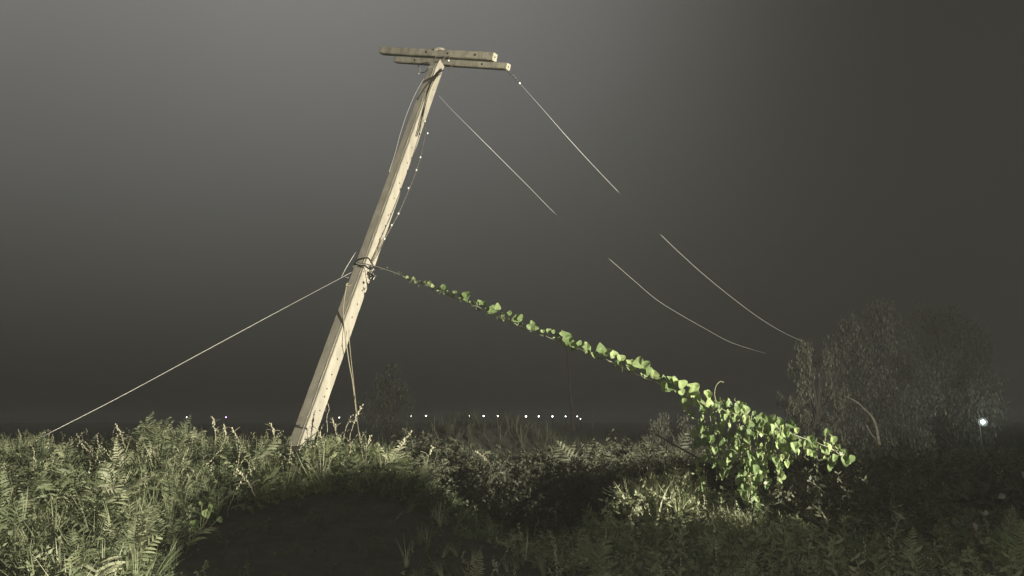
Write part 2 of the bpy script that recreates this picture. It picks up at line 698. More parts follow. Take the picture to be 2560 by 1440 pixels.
# long bolts and struts tying arms to the head
for a_, b_, r_ in ((armA0.lerp(armA1, 0.50), B1 - axis_v * 0.10, 0.016), (armB0.lerp(armB1, 0.30) , pole_pt(178), 0.012),
                   (armA0.lerp(armA1, 0.60), B1 - axis_v * 0.06 + sh * .03, 0.013)):
    t_ = MB()
    t_.tube([a_, b_], r_, 6)
    t_.build('tie_bolt', M_steel, pole)
t_ = MB()
t_.tube([P(1043, 158, 15.3), P(1050, 176, 15.0), P(1047, 184, 14.6)], 0.010, 6)
t_.build('brace', M_arm, pole)
t_ = MB()
t_.tube([P(1053, 182, 14.0), P(1064, 180, 13.95), P(1072, 168, 13.88), P(1082, 166, 13.85)], 0.009, 6)
t_.build('iron_hook', M_wire, pole)
t_ = MB()
t_.tube([P(1122, 174, 14.0), P(1134, 160, 14.1)], 0.008, 5)
t_.tube([P(1103, 220, 14.2), P(1138, 188, 14.6)], 0.007, 5)
t_.build('bent_wire_end', M_steel, pole)
t_ = MB()
t_.ball(P(1121.5, 151.5, 13.6), 0.018, seg=8)
t_.build('bolt_head', M_white, pole)
t_ = MB()
t_.tube([P(1121.5, 140, 13.75), P(1121.5, 150.5, 13.62)], 0.008, 5)
t_.build('bolt_shank', M_steel, pole)

# black straps wound round the pole: loops follow the four faces
def wrap(py, tilt, r, mat, name, turns=1.0, off=0.008, lift=0.0):
    p = pole_pt(py)
    m = MB()
    pts = []
    n = int(24 * turns)
    for i in range(n + 1):
        a = 2 * math.pi * i / 24
        d = nr * math.cos(a) + nl * math.sin(a)
        h = half_side(p) + off
        k = min(h / max(abs(math.cos(a)), 1e-3), h / max(abs(math.sin(a)), 1e-3))
        k = min(k, h * 1.36)
        pts.append(p + d * k + axis_v * (tilt * math.sin(a + 0.7) + lift * i / 24))
    m.tube(pts, r, 6)
    return m.build(name, mat, pole)


wrap(664, 0.06, 0.011, M_black, 'black_strap', 1.0, 0.010)
wrap(668, -0.07, 0.010, M_black, 'black_strap', 1.0, 0.014)
wrap(676, 0.02, 0.009, M_wire, 'wire_clamp', 1.0, 0.012)
# clutter of clamps and insulated ends on the right of the strap
kn = MB()
base = pole_pt(672) + nr * 0.15
for i in range(26):
    c = base + axis_v * random.uniform(-0.17, 0.06) + nr * random.uniform(-0.02, 0.05) + nl * random.uniform(-0.08, 0.04)
    d = (axis_v * random.uniform(-1, 1) + nr * random.uniform(-.4, .8) + nl * random.uniform(-.5, .5)).normalized()
    kn.tube([c, c + d * 0.03, c + d * 0.06 + Vector((0, 0, random.uniform(-.03, .03)))], random.uniform(.005, .012), 5)
kn.build('cable_clamp', M_black, pole)
kn = MB()
for i in range(12):
    c = base + axis_v * random.uniform(-0.19, 0.06) + nr * random.uniform(0.0, 0.07) + nl * random.uniform(-.09, .0)
    d = (axis_v * random.uniform(-1, 1) + nr * random.uniform(-.4, .8)).normalized()
    if i < 5:
        kn = MB()
        kn.tube([c, c + d * 0.05], random.uniform(.005, .008), 5)
        kn.build('clamp_bolt', M_wire, pole)


# ------------------------------------------------------------------ wires
def spline(pts, n=12):
    pts = [Vector(p) for p in pts]
    q_ = [pts[0] * 2 - pts[1]] + pts + [pts[-1] * 2 - pts[-2]]
    out = []
    for i in range(1, len(q_) - 2):
        for k in range(n):
            t = k / n
            a, b, c, d = q_[i - 1], q_[i], q_[i + 1], q_[i + 2]
            out.append(0.5 * ((2 * b) + (c - a) * t + (2 * a - 5 * b + 4 * c - d) * t * t + (3 * b - a - 3 * c + d) * t ** 3))
    out.append(pts[-1])
    return out


def path(px, n=8):
    """px: list of (x, y, depth)"""
    return spline([P(*a) for a in px], n)


def wire(name, label, cat, pts, r, mat, group=None):
    m = MB()
    m.tube(pts, r, 6)
    o = m.build(name, mat, origin=tuple(pts[0]), smooth=True)
    return cset(o, label, cat, group)


# fallen overhead lines to the right
wa = [(1281, 184, 13.85), (1300, 209, 13.7), (1350, 265, 13.6), (1420, 345, 13.8), (1487, 418, 14.2), (1550, 484, 14.8), (1600, 535, 15.3), (1650, 585, 16),
      (1700, 633, 17), (1760, 687, 18.3), (1830, 744, 20), (1900, 796, 22), (1960, 832, 24), (2008, 854, 26)]
pa = path(wa, 8)
ra = []
for i, p in enumerate(pa):
    ra.append(0.0042 if i < 40 else 0.0045 + 0.0022 * (i - 40) / 70)
for i in range(len(pa)):
    px_, _ = pix(pa[i])
    if 1545 < px_ < 1655:
        ra[i] = 0.00006
wire('overhead_wire', 'thin pale overhead line falling from the right end of the lower crossarm to the trees', 'wire', pa, ra, M_thin, 'fallen overhead lines')
wb = [(1094, 236, 14.0), (1130, 275, 13.9), (1180, 325, 13.9), (1250, 395, 14.2), (1320, 465, 14.7), (1392, 538, 15.4), (1460, 596, 16), (1520, 645, 16.6),
      (1580, 697, 17.4), (1640, 748, 18.3), (1700, 786, 19.3), (1760, 820, 20.5), (1830, 857, 22), (1915, 884, 24)]
pb = path(wb, 8)
rb = []
for i, p in enumerate(pb):
    x_, _ = pix(p)
    k = 0.0038 if x_ < 1385 else (0.00006 if x_ < 1520 else (0.0044 if x_ < 1880 else 0.0026))
    rb.append(k)
wire('overhead_wire', 'thin pale overhead line falling from the back of the pole just under its head', 'wire', pb, rb, M_thin, 'fallen overhead lines')

# strain insulator at the arm end
ins = thing('strain_insulator', 'short chain of pale insulator fittings hanging under the right crossarm end', 'insulator', tuple(P(1268, 177, 13.85)))
m = MB()
i0, i1 = P(1266, 176, 13.85), P(1299, 207, 13.7)
for k in range(6):
    c = i0.lerp(i1, k / 5)
    m.tube([c - (i1 - i0).normalized() * 0.012, c + (i1 - i0).normalized() * 0.012], 0.022 if k % 2 == 0 else 0.014, 8)
m.build('insulator_disc', M_steel, ins)
m = MB()
m.tube([i0, i1], 0.006, 6)
m.build('rod', M_steel, ins)
m = MB()
m.ball(P(1299, 208, 13.7), 0.022, seg=8)
m.build('end_clamp', M_white, ins)

# left stay
ls = path([(884, 678, pole_pt(680).y - .05), (700, 776, 11.9), (500, 884, 11.2), (300, 992, 10.6), (105, 1092, 10.0)], 6)
wire('stay_wire', 'straight pale stay wire running down left from the pole middle into the ferns', 'wire', ls, 0.0042, M_wire)
wire('broken_wire', 'short stiff broken wire sticking up left of the pole middle', 'wire', path([(853, 693, 12.1), (868, 665, 12.1), (889, 631, 12.15)], 4), 0.005, M_wire)
wire('loose_wire', 'short dim wire end tucked against the left side of the pole', 'wire', path([(862, 692, 12.1), (872, 694, 12.1), (886, 682, 12.2)], 4), 0.004, M_wire)

# long dangling leads from the pole
dk = pole_pt(712).y - 0.2
wire('dangling_lead', 'pale lead knotted to the pole and hanging straight into the grass, the thicker of two', 'wire',
     path([(x, y, (pole_pt(y).y - o if y < 1000 else o)) for x, y, o in
           ((867, 712, .18), (861, 745, .17), (858, 780, .17), (861, 820, .17), (866, 860, .12), (873, 910, -.1), (882, 960, -.15),
            (890, 1030, 11.3), (898, 1090, 10.3), (908, 1150, 9.6), (922, 1212, 9.1))], 5), 0.0075, M_dry, 'pale leads hanging from the pole')
wire('dangling_lead', 'thin pale lead hanging just right of the thicker one and meeting it in the grass', 'wire',
     path([(x, y, (pole_pt(y).y - o if y < 1000 else o)) for x, y, o in
           ((872, 826, .10), (874, 860, .05), (880, 920, -.12), (887, 985, -.15), (893, 1040, 11.2))], 5), 0.005, M_dry, 'pale leads hanging from the pole')
kt = MB()
kc = P(866, 712, dk)
for k in range(7):
    kt.ball(kc + Vector([random.uniform(-.02, .02) for _ in range(3)]), 0.013, seg=8)
kt.tube([kc, P(872, 716, dk - .02), P(878, 711, dk - .02)], 0.007, 5)
cset(kt.build('wire_knot', M_dry, origin=tuple(kc)), 'small pale knot tied on the shaded face of the pole', 'knot')
tw = []
for k in range(40):
    t = k / 39
    a = t * 9
    tw.append(P(820 + 4 * math.sin(a * 1.7) * (1 if .2 < t < .6 else .3) - 3 * t, 960 + 122 * t, 11.6))
wire('twisted_cord', 'frayed twisted cord hanging behind the lower pole into the grass', 'cord', tw, 0.008, M_steel)
tw = [P(817 + (5 if 10 < k < 22 else 1) * math.cos(k * .45), 985 + 2.0 * k, 11.62) for k in range(28)]
wire('twisted_cord', 'thinner second strand looped round the frayed cord behind the lower pole', 'cord', tw, 0.005, M_steel)

# cables running down the pole, standing off its faces
def along(specs, r, name, label, mat, group=None):
    pts = []
    for (py, dx, off) in specs:
        p = pole_pt(py)
        pts.append(p + sh * dx + vh * off)
    return wire(name, label, 'cable', spline(pts, 8), r, mat, group)


along([(176, .10, .10), (205, .03, .17), (232, -.06, .17), (262, -.13, .07)], 0.013, 'black_cable', 'black cable crossing the pole head diagonally to its left edge', M_black, 'cables on the pole')
along([(172, .14, .04), (200, .06, .17), (240, .03, .18), (300, .06, .15), (345, .09, .12)], 0.011, 'black_cable', 'black cable curling over the pole head and down its bright face', M_black, 'cables on the pole')
along([(182, .13, .06), (215, .05, .18), (260, .04, .18), (330, .12, .11)], 0.009, 'pale_cable', 'pale cable beside the black one on the bright face under the head', M_dry, 'cables on the pole')
along([(206, -.15, .03), (250, -.20, .04), (300, -.215, .04), (350, -.20, .04), (400, -.165, .05), (440, -.155, .03)], 0.006, 'thin_cable', 'thin cable bowing away from the left edge of the upper pole', M_wire, 'cables on the pole')
# bowed dark cable on the right with small white beads
bow = [(1060, 300), (1063, 335), (1057, 365), (1051, 394), (1041, 425), (1028, 460), (1012, 498), (996, 534), (980, 564), (961, 598), (947, 630), (932, 656)]
bd = [pole_pt(y).y - 0.12 for _, y in bow]
cb = thing('beaded_cable', 'dark cable with small white beads bowing off the right side of the pole', 'cable', tuple(P(*bow[0], bd[0])))
m = MB()
m.tube(spline([P(x, y, d) for (x, y), d in zip(bow, bd)], 6), 0.0085, 6)
m.build('cord', M_steel, cb)
for (x, y) in ((1062, 303), (1069, 333), (1051, 393), (1041, 425), (1021, 470), (996, 534), (979, 563), (961, 597)):
    m = MB()
    m.ball(P(x, y, pole_pt(y).y - .14), 0.017, seg=8, sz=1.2)
    m.build('bead', M_white, cb)
along([(598, .13, .08), (630, .10, .11), (656, .08, .12)], 0.008, 'pale_cable', 'pair of short pale cable ends going into the clamp at mid pole', M_dry, 'cables on the pole')
along([(590, .15, .05), (625, .13, .08), (655, .11, .10)], 0.007, 'black_cable', 'short black cable end going into the clamp at mid pole', M_black, 'cables on the pole')

# wire the vine grows on
VP = [(892, 655), (935, 665), (990, 683), (1010, 692), (1050, 706), (1100, 727), (1150, 748), (1200, 770), (1250, 793), (1300, 815), (1350, 835), (1400, 856), (1450, 875),
      (1500, 893), (1550, 915), (1600, 940), (1650, 960), (1700, 982), (1750, 1005), (1800, 1022), (1850, 1040), (1900, 1058), (1950, 1075), (2000, 1093), (2060, 1115), (2095, 1132), (2108, 1142)]


def vdepth(x):
    t = min(max((x - 892) / (2150 - 892), 0), 1)
    return 1 / ((1 - t) / (pole_pt(655).y - 0.17) + t / 8.0)


vp = path([(x, y, vdepth(x)) for x, y in VP], 6)
wire('guy_wire', 'guy wire slanting from mid pole down right under the green vine', 'wire', vp, 0.0078, M_wire)

# dark cable lying slack on the right-hand growth
dc = path([(1640, 1085, 10.4), (1700, 1120, 9.9), (1760, 1152, 9.5), (1850, 1200, 9.0), (1930, 1248, 8.6), (2010, 1292, 8.2), (2090, 1334, 7.9), (2150, 1352, 7.8)], 6)
wire('fallen_cable', 'black fallen cable slanting over the dark growth below the vine', 'cable', dc, 0.011, M_black)

# ------------------------------------------------------------------ vine
def heart():
    out = []
    n = 9
    for i in range(n + 1):
        t = i / n
        # half outline from notch to tip
        ang = math.pi * t
        wd = math.sin(ang) ** 0.85 * 0.5 * (1.08 - 0.45 * t)
        yy = 0.16 + 0.0 - 1.0 * t + 0.22 * math.sin(ang) * (1 - t) * 1.6
        out.append((wd, yy))
    V, faces = [], []
    mid = [(0, 0.0)] + [(0, -0.02 - (i / n) * 0.82) for i in range(1, n + 1)]
    for (wx, wy), (mx, my) in zip(out, mid):
        V += [(mx, my, 0), (wx, wy, 0), (-wx, wy, 0)]
    V = np.array(V, float)
    V[:, 2] = np.abs(V[:, 0]) * 0.28 - 0.35 * (V[:, 1]) ** 2 * 0.6 + 0.05 * np.sin(V[:, 0] * 9 + V[:, 1] * 7)
    for i in range(n):
        a, b = i * 3, (i + 1) * 3
        faces += [(a, b, b + 1, a + 1), (a, a + 2, b + 2, b)]
    return proto(V, faces)


HEART = heart()
# orientation: leaf plane x-y (tip towards -y), normal +z -> turn so that the tip hangs down and the face looks at -y world


def hang(K, tipang, yaw, pitch, size):
    base = rotx(np.full(K, R(90)))            # y -> z, z -> -y
    M = rotz(yaw) @ rotx(pitch) @ roty(tipang) @ base
    return M * size[:, None, None]


def oval_leaf():
    V = [(0, 0, 0), (0.22, -.3, .05), (0, -.35, 0), (-.22, -.3, .05), (0.2, -.65, .04), (0, -.68, -.02), (-.2, -.65, .04), (0, -1, -.08)]
    return proto(V, [(0, 2, 1), (0, 3, 2), (1, 2, 5, 4), (2, 3, 6, 5), (4, 5, 7), (5, 6, 7)])


OVAL = oval_leaf()
# leaves seen one by one on the upper wire: (x, y of the leaf's middle, height in px, tilt, kind)
UP = [(1018, 694, 9), (1035, 700, 12), (1040, 707, 9), (1063, 708, 12), (1073, 709, 12), (1082, 717, 12), (1104, 722, 18), (1116, 726, 20), (1096, 726, 14), (1137, 733, 13),
      (1131, 741, 10), (1148, 738, 8), (1160, 745, 26), (1166, 741, 24), (1210, 763, 22), (1199, 758, 16), (1197, 775, 14), (1230, 780, 24), (1240, 775, 24), (1247, 772, 20), (1255, 789, 14), (1272, 785, 14),
      (1278, 789, 18), (1287, 802, 24), (1298, 800, 22), (1301, 813, 14), (1327, 822, 24), (1333, 812, 16), (1342, 823, 14), (1357, 830, 12), (1372, 829, 16), (1382, 831, 12), (1391, 842, 15), (1402, 838, 15),
      (1415, 844, 30), (1410, 862, 36), (1422, 855, 26), (1427, 870, 18), (1441, 872, 32), (1446, 862, 18), (1463, 878, 30), (1470, 868, 20), (1487, 890, 20), (1505, 878, 32), (1520, 886, 30), (1536, 890, 26), (1498, 896, 16),
      (1553, 899, 24), (1545, 908, 16), (1555, 915, 14), (1577, 907, 16), (1582, 920, 38), (1592, 914, 32), (1608, 922, 38), (1621, 932, 26), (1614, 940, 16), (1639, 941, 26), (1645, 952, 16), (1661, 948, 16),
      (1674, 949, 16), (1686, 956, 24), (1666, 970, 32), (1676, 973, 28), (1680, 960, 30), (1706, 965, 30), (1703, 984, 20), (1732, 975, 34), (1727, 990, 40), (1740, 985, 30), (1765, 993, 30), (1772, 990, 24),
      (1745, 998, 20), (1716, 1007, 32), (1750, 1014, 32), (1735, 1012, 18), (1776, 1012, 26)]
vine = thing('climbing_vine', 'bright green heart-leaved vine running down the guy wire and hanging over its low end', 'vine', tuple(P(1010, 692, vdepth(1010))))
lm = MB()
K = len(UP)
loc = np.array([P(x, y, vdepth(x) - 0.04 + random.uniform(-.09, .09)) for x, y, s in UP])
siz = np.array([s * 0.96 * vdepth(x) / F for x, y, s in UP])
tipa = rng.uniform(-0.9, 1.0, K)
lift = siz * 0.38
loc[:, 2] += lift
lm.stamp(HEART, hang(K, tipa, rng.uniform(-.5, .75, K), rng.uniform(-.6, .45, K), siz) @ np.diag([1.15, .9, 1]), loc, rng.uniform(.25, .95, K))
# small filler leaves tucked along the wire
K = 75
xs_ = rng.uniform(1010, 1800, K) ** 1.0
xs_[:14] = rng.uniform(950, 1030, 14)
ysv = np.interp(xs_, [a for a, b in VP], [b for a, b in VP])
loc = np.array([P(x, y + random.uniform(-9, 4), vdepth(x) + random.uniform(-.06, .06)) for x, y in zip(xs_, ysv)])
lm.stamp(HEART, hang(K, rng.uniform(-1.5, 1.5, K), rng.uniform(-1.2, 1.2, K), rng.uniform(-.8, .6, K), np.where(xs_ < 1030, .02, rng.uniform(.025, .06, K))), loc, rng.uniform(.2, 1, K))

# hanging curtain near the low end: strands starting at the wire
strands = []
stm = MB()
cur = [  # x on wire, start y, length px, density
    (1752, 1000, 70), (1765, 1010, 210), (1790, 1015, 80), (1800, 1000, 30), (1812, 1000, 120), (1822, 1030, 165), (1840, 1010, 130), (1850, 1030, 200), (1862, 1020, 120), (1872, 1040, 180),
    (1882, 1030, 215), (1893, 1050, 165), (1905, 1045, 150), (1915, 1060, 80), (1930, 1045, 60), (1942, 1040, 90), (1955, 1045, 135), (1966, 1060, 90), (1932, 1070, 130), (1780, 1040, 110), (1745, 1075, 110), (1870, 1100, 150),
    (1990, 1075, 40), (2015, 1090, 60), (2040, 1095, 50), (2062, 1080, 70), (2080, 1105, 50), (2095, 1120, 40), (1985, 1085, 60), (2030, 1095, 40), (1815, 1100, 100), (1770, 1060, 110), (1720, 1000, 40), (1870, 1170, 80), (2075, 1085, 40), (2105, 1125, 40), (1795, 1060, 140), (1880, 1150, 100), (1862, 1170, 80), (1950, 1120, 90), (1835, 995, 40), (1855, 1005, 40), (1830, 1080, 100), (1905, 1110, 100), (1850, 1160, 90), (1885, 1190, 90)]
locs, sizes, tips, tones = [], [], [], []
for (x, y, ln) in cur:
    d = vdepth(x) + random.uniform(-.25, .2)
    top = P(x, y, d)
    bot = P(x + random.uniform(-14, 14), y + ln, d + random.uniform(-.1, .1))
    pts = [top.lerp(bot, k / 8) + Vector((random.uniform(-.02, .02), random.uniform(-.03, .03), 0)) for k in range(9)]
    stm.tube(pts, 0.0035, 4)
    n = max(3, int(ln / 17))
    for k in range(n):
        t = (k + random.random() * .7) / n
        p = top.lerp(bot, t) + Vector((random.uniform(-.07, .07), random.uniform(-.10, .05), random.uniform(-.02, .04)))
        locs.append(p)
        sizes.append(random.uniform(.05, .13))
        tips.append(random.gauss(0, .35))
        tones.append(random.uniform(.15, .85))
K = len(locs)
lm.stamp(HEART, hang(K, np.array(tips), rng.uniform(-.8, .8, K), rng.uniform(-.35, .5, K), np.array(sizes)) @ np.diag([0.82, 1, 1]), np.array(locs), np.array(tones))
# leaves crowding the top of the clump
K = 30
tx_ = rng.uniform(1770, 1970, K)
ty_ = np.interp(tx_, [1770, 1800, 1860, 1900, 1940, 1970], [1000, 985, 1005, 1035, 1040, 1060]) + rng.uniform(0, 50, K)
loc = np.array([P(x, y, vdepth(x) + random.uniform(-.3, .25)) for x, y in zip(tx_, ty_)])
lm.stamp(HEART, hang(K, rng.uniform(-1, 1, K), rng.uniform(-.9, .9, K), rng.uniform(-.7, .5, K), rng.uniform(.06, .13, K)), loc, rng.uniform(.2, .95, K))
lm.build('foliage', M_vine, vine)
# main stem twining round the wire
tws = []
for i, p in enumerate(vp[14:]):
    tws.append(p + Vector((0, 0.014 * math.cos(i * .9), 0.014 * math.sin(i * .9) - .004)))
stm.tube(tws, 0.007, 5)
stm.tube(path([(1790, 1005, 8.6), (1786, 985, 8.6), (1790, 965, 8.6), (1800, 954, 8.6), (1810, 956, 8.6)], 5), 0.0045, 5)
for i in range(30):
    x = random.uniform(1020, 1760)
    y = float(np.interp(x, [a for a, b in VP], [b for a, b in VP]))
    d = vdepth(x)
    stm.tube([P(x, y, d), P(x + random.uniform(-6, 6), y - random.uniform(2, 10), d - .02), P(x + random.uniform(-12, 12), y - random.uniform(-12, 16), d - .03)], 0.0028, 4)
stm.build('stem', M_stem, vine)

# ------------------------------------------------------------------ plant prototypes
def frond(n=15, length=1.0, curve=0.5, seed=0, blade=0.30, wid=0.042, up=0.9):
    r_ = np.random.default_rng(seed)
    V, faces = [], []
    pts = []
    a = up
    p = np.array([0.0, 0.0, 0.0])
    st = length / (n + 3)
    for i in range(n + 4):
        pts.append(p.copy())
        dr = np.array([0, math.cos(a), math.sin(a)])
        p = p + dr * st
        a -= curve / (n + 3) * (0.4 + 1.6 * i / n)
    # rachis
    for i in range(len(pts) - 1):
        w0 = 0.006 * (1 - i / len(pts)) + .002
        k = len(V)
        V += [pts[i] + [w0, 0, 0], pts[i] - [w0, 0, 0], pts[i + 1] - [w0, 0, 0], pts[i + 1] + [w0, 0, 0]]
        faces.append((k, k + 1, k + 2, k + 3))
    for i in range(3, n + 3):
        t = (i - 3) / (n - 1)
        bl = blade * (1 - t) ** 0.75 * (0.55 + 1.3 * min(t * 3, 1) * 0.45) + 0.03
        c = pts[i]
        tg = pts[i + 1] - pts[i] if i + 1 < len(pts) else pts[i] - pts[i - 1]
        tg = tg / (np.linalg.norm(tg) + 1e-9)
        nrm = np.cross([1, 0, 0], tg)
        for s in (1, -1):
            fwd = 0.75 + r_.uniform(-.15, .15)
            dirv = np.array([s, 0, 0]) * 1.0 + tg * fwd
            dirv /= np.linalg.norm(dirv)
            b_ = bl * r_.uniform(.8, 1.15)
            w_ = wid * (1.1 - .5 * t) * r_.uniform(.8, 1.2)
            k = len(V)
            tw = nrm * r_.uniform(-.3, .3) * b_
            side = tg * 0.9 + nrm * r_.uniform(-.5, .5)
            side /= np.linalg.norm(side)
            m1 = c + dirv * b_ * .35 + tw * .3 - nrm * 0 
            m2 = c + dirv * b_ * .72 + tw * .7 + np.array([0, 0, -.10 * b_])
            tip = c + dirv * b_ + tw + np.array([0, 0, -.22 * b_])
            V += [c - side * w_ * .3, c + side * w_ * .3, m1 + side * w_ * .55, m1 - side * w_ * .5,
                  m2 + side * w_ * .38, m2 - side * w_ * .36, tip]
            faces += [(k, k + 3, k + 2, k + 1), (k + 3, k + 5, k + 4, k + 2), (k + 5, k + 6, k + 4)]
    return proto(V, faces)


FRONDS = [frond(15, 1.0, cv, s, bl, wd) for cv, s, bl, wd in ((1.2, 1, .30, .045), (0.8, 2, .26, .04), (1.8, 3, .32, .05), (0.4, 4, .24, .038))]


def sprig(seed, n=26, leaf=0.09, w=.35, spread=1.0):
    r_ = np.random.default_rng(seed)
    V, faces = [], []
    p = np.zeros(3)
    d = np.array([r_.uniform(-.3, .3), r_.uniform(-.3, .3), 1.0])
    for i in range(n):
        d = d + r_.normal(0, .25, 3)
        d[2] = max(d[2], -.1)
        d /= np.linalg.norm(d)
        q_ = p + d / n
        k = len(V)
        sd = np.cross(d, [0.3, 1, 0])
        sd /= np.linalg.norm(sd)
        V += [p + sd * .006, p - sd * .006, q_ - sd * .005, q_ + sd * .005]
        faces.append((k, k + 1, k + 2, k + 3))
        for _ in range(2):
            dl = r_.normal(0, 1, 3) * spread + d * .6
            dl /= np.linalg.norm(dl)
            sl = np.cross(dl, r_.normal(0, 1, 3))
            sl /= np.linalg.norm(sl)
            L_ = leaf * r_.uniform(.5, 1.3)
            k = len(V)
            V += [q_, q_ + dl * L_ * .5 + sl * L_ * w * .5, q_ + dl * L_, q_ + dl * L_ * .5 - sl * L_ * w * .5]
            faces.append((k, k + 1, k + 2, k + 3))
        p = q_
    return proto(V, faces)


SPRIGS = [sprig(s, 24, lf, w) for s, lf, w in ((1, .11, .4), (2, .14, .3), (3, .10, .55), (4, .17, .22), (5, .12, .4))]


def tuft(seed, n=14, wd=.012, lean=.5):
    r_ = np.random.default_rng(seed)
    V, faces = [], []
    for i in range(n):
        a = r_.uniform(0, 2 * math.pi)
        o = np.array([math.cos(a), math.sin(a), 0])
        sd = np.array([-o[1], o[0], 0])
        h = r_.uniform(.55, 1.0)
        ln = r_.uniform(.1, lean)
        b0 = o * r_.uniform(0, .06)
        prev = None
        k = len(V)
        for t in (0, .35, .7, 1.0):
            c = b0 + np.array([0, 0, h * (t - .18 * ln * t ** 3)]) + o * ln * h * t ** 2
            wv = wd * (1 - t) ** .6 + .001
            V += [c + sd * wv, c - sd * wv]
        for j in range(3):
            faces.append((k + 2 * j, k + 2 * j + 1, k + 2 * j + 3, k + 2 * j + 2))
    return proto(V, faces)


FINE = [sprig(s, 46, lf, w) for s, lf, w in ((11, .06, .32), (12, .075, .25), (13, .05, .5))]
TUFTS = [tuft(1, 14, .012, .5), tuft(2, 18, .009, .9), tuft(3, 10, .016, .7)]


def spike(seed, n=13, lean=.3):
    """flowering stem: bare stem, small pale buds up its last third; returns (stem, buds)"""
    r_ = np.random.default_rng(seed)
    V, faces, BV, BF = [], [], [], []
    a = r_.uniform(0, 6.28)
    pts = []
    for i in range(9):
        t = i / 8
        pts.append(np.array([math.cos(a) * lean * t * t, math.sin(a) * lean * t * t, t]) + r_.normal(0, .012, 3) * (t > 0))
    for i in range(8):
        for sd in (np.array([.008, 0, 0]), np.array([0, .008, 0])):
            k = len(V)
            V += [pts[i] + sd, pts[i] - sd, pts[i + 1] - sd * .7, pts[i + 1] + sd * .7]
            faces.append((k, k + 1, k + 2, k + 3))
    for j in range(n):
        t = 0.55 + .45 * j / (n - 1)
        i = min(int(t * 8), 7)
        c = pts[i] + (pts[i + 1] - pts[i]) * (t * 8 - i) + r_.normal(0, .016, 3)
        s = r_.uniform(.010, .019) * (1.15 - .4 * (t - .55) / .45)
        k = len(BV)
        BV += [c + [s, 0, 0], c + [0, s, 0], c - [s, 0, 0], c - [0, s, 0], c + [0, 0, s * 1.3], c - [0, 0, s * 1.3]]
        for (x_, y_) in ((0, 1), (1, 2), (2, 3), (3, 0)):
            BF += [(k + x_, k + y_, k + 4), (k + y_, k + x_, k + 5)]
    return proto(V, faces), proto(BV, BF)


SPIKES = [spike(s, 13, ln) for s, ln in ((1, .2), (2, .45), (3, .1), (4, .6))]


_cl = rng.uniform(0, 1, (170, 3)) * [1, 1, 1]
_cx = (_cl[:, 0] * 2 - 1) * 9.5
_cy = 4.5 + _cl[:, 1] * 9.5


def clumps(x, y):
    """0..1: height of the growth, in rounded clumps about half a metre across"""
    v = np.zeros_like(x)
    for a, b, h in zip(_cx, _cy, _cl[:, 2]):
        v = np.maximum(v, (.35 + .65 * h) * np.exp(-(((x - a) ** 2 + (y - b) ** 2) / (.30 + .3 * h)) ** 1.0))
    # the skyline of the bank rises under the tall ferns and dips to their left
    px_ = 1280 + F * x / y
    v = v + .45 * np.exp(-((px_ - 400) / 80) ** 2) * (y > 8.5) - .25 * np.exp(-((px_ - 215) / 60) ** 2) * (y > 8.5)
    return v


def scatter(mb, protos, xy, size, tilt=.35, tone=(.2, .8), yaw=None, zoff=-.03, clump=False):
    xy = np.asarray(xy)
    K = len(xy)
    if K == 0:
        return
    z = ground_z(xy[:, 0], xy[:, 1]) + zoff
    which = rng.integers(0, len(protos), K)
    yw = rng.uniform(0, 2 * math.pi, K) if yaw is None else yaw
    tl = rng.normal(0, tilt, K)
    s = rng.uniform(size[0], size[1], K)
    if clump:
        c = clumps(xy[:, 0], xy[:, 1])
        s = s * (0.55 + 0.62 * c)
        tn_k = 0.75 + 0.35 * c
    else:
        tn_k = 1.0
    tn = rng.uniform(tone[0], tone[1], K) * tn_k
    M = rotz(yw) @ rotx(tl) @ roty(rng.normal(0, tilt, K)) * s[:, None, None]
    L3 = np.stack([xy[:, 0], xy[:, 1], z], -1)
    for j, pr in enumerate(protos):
        k = which == j
        mb.stamp(pr, M[k], L3[k], tn[k])


def region(n, x0, x1, y0, y1, keep=None):
    """random ground points; x limits given at distance 10 and scaled with distance"""
    y = rng.uniform(y0, y1, n)
    x = rng.uniform(x0, x1, n) * (y / 10)
    if keep is not None:
        k = keep(x, y)
        x, y = x[k], y[k]
    return np.stack([x, y], -1)


def patch(x, y, s, seed):
    return 0.5 + 0.5 * np.sin(x * s + seed) * np.cos(y * s * 1.2 - seed * 1.7) + .25 * np.sin(x * s * 2.7 + y * s * 1.9 + seed)


# --- left bank: dense fern and weeds
def near_pole_clear(x, y):
    px_ = 1280 + F * x / y
    # plants left out so the shaded patch stays dark: its edge runs from the lower left up to the mound
    edge = np.interp(y, [5.0, 6.8, 7.6, 8.6, 9.3, 10.0], [370, 420, 500, 600, 1000, 1060])
    edge = edge + rng.normal(0, 38, len(px_)) + 30 * np.sin(y * 9)
    return ~((np.abs(px_ - 740) < 40) & (y < 11.0) & (y > 9.3)) & (px_ < edge)


L = MB()
lx = (-7.6, -1.5)
pts = region(2600, *lx, 5.2, 13.0, near_pole_clear)
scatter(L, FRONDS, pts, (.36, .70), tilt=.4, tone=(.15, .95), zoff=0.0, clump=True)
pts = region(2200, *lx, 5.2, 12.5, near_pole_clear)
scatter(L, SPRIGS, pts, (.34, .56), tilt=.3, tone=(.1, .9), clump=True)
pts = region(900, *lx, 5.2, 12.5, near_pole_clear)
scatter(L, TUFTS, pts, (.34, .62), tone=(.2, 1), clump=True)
cset(L.build('bank_undergrowth', M_fern), 'dense tangle of lit fern and weeds covering the left bank', 'undergrowth', kind='stuff')
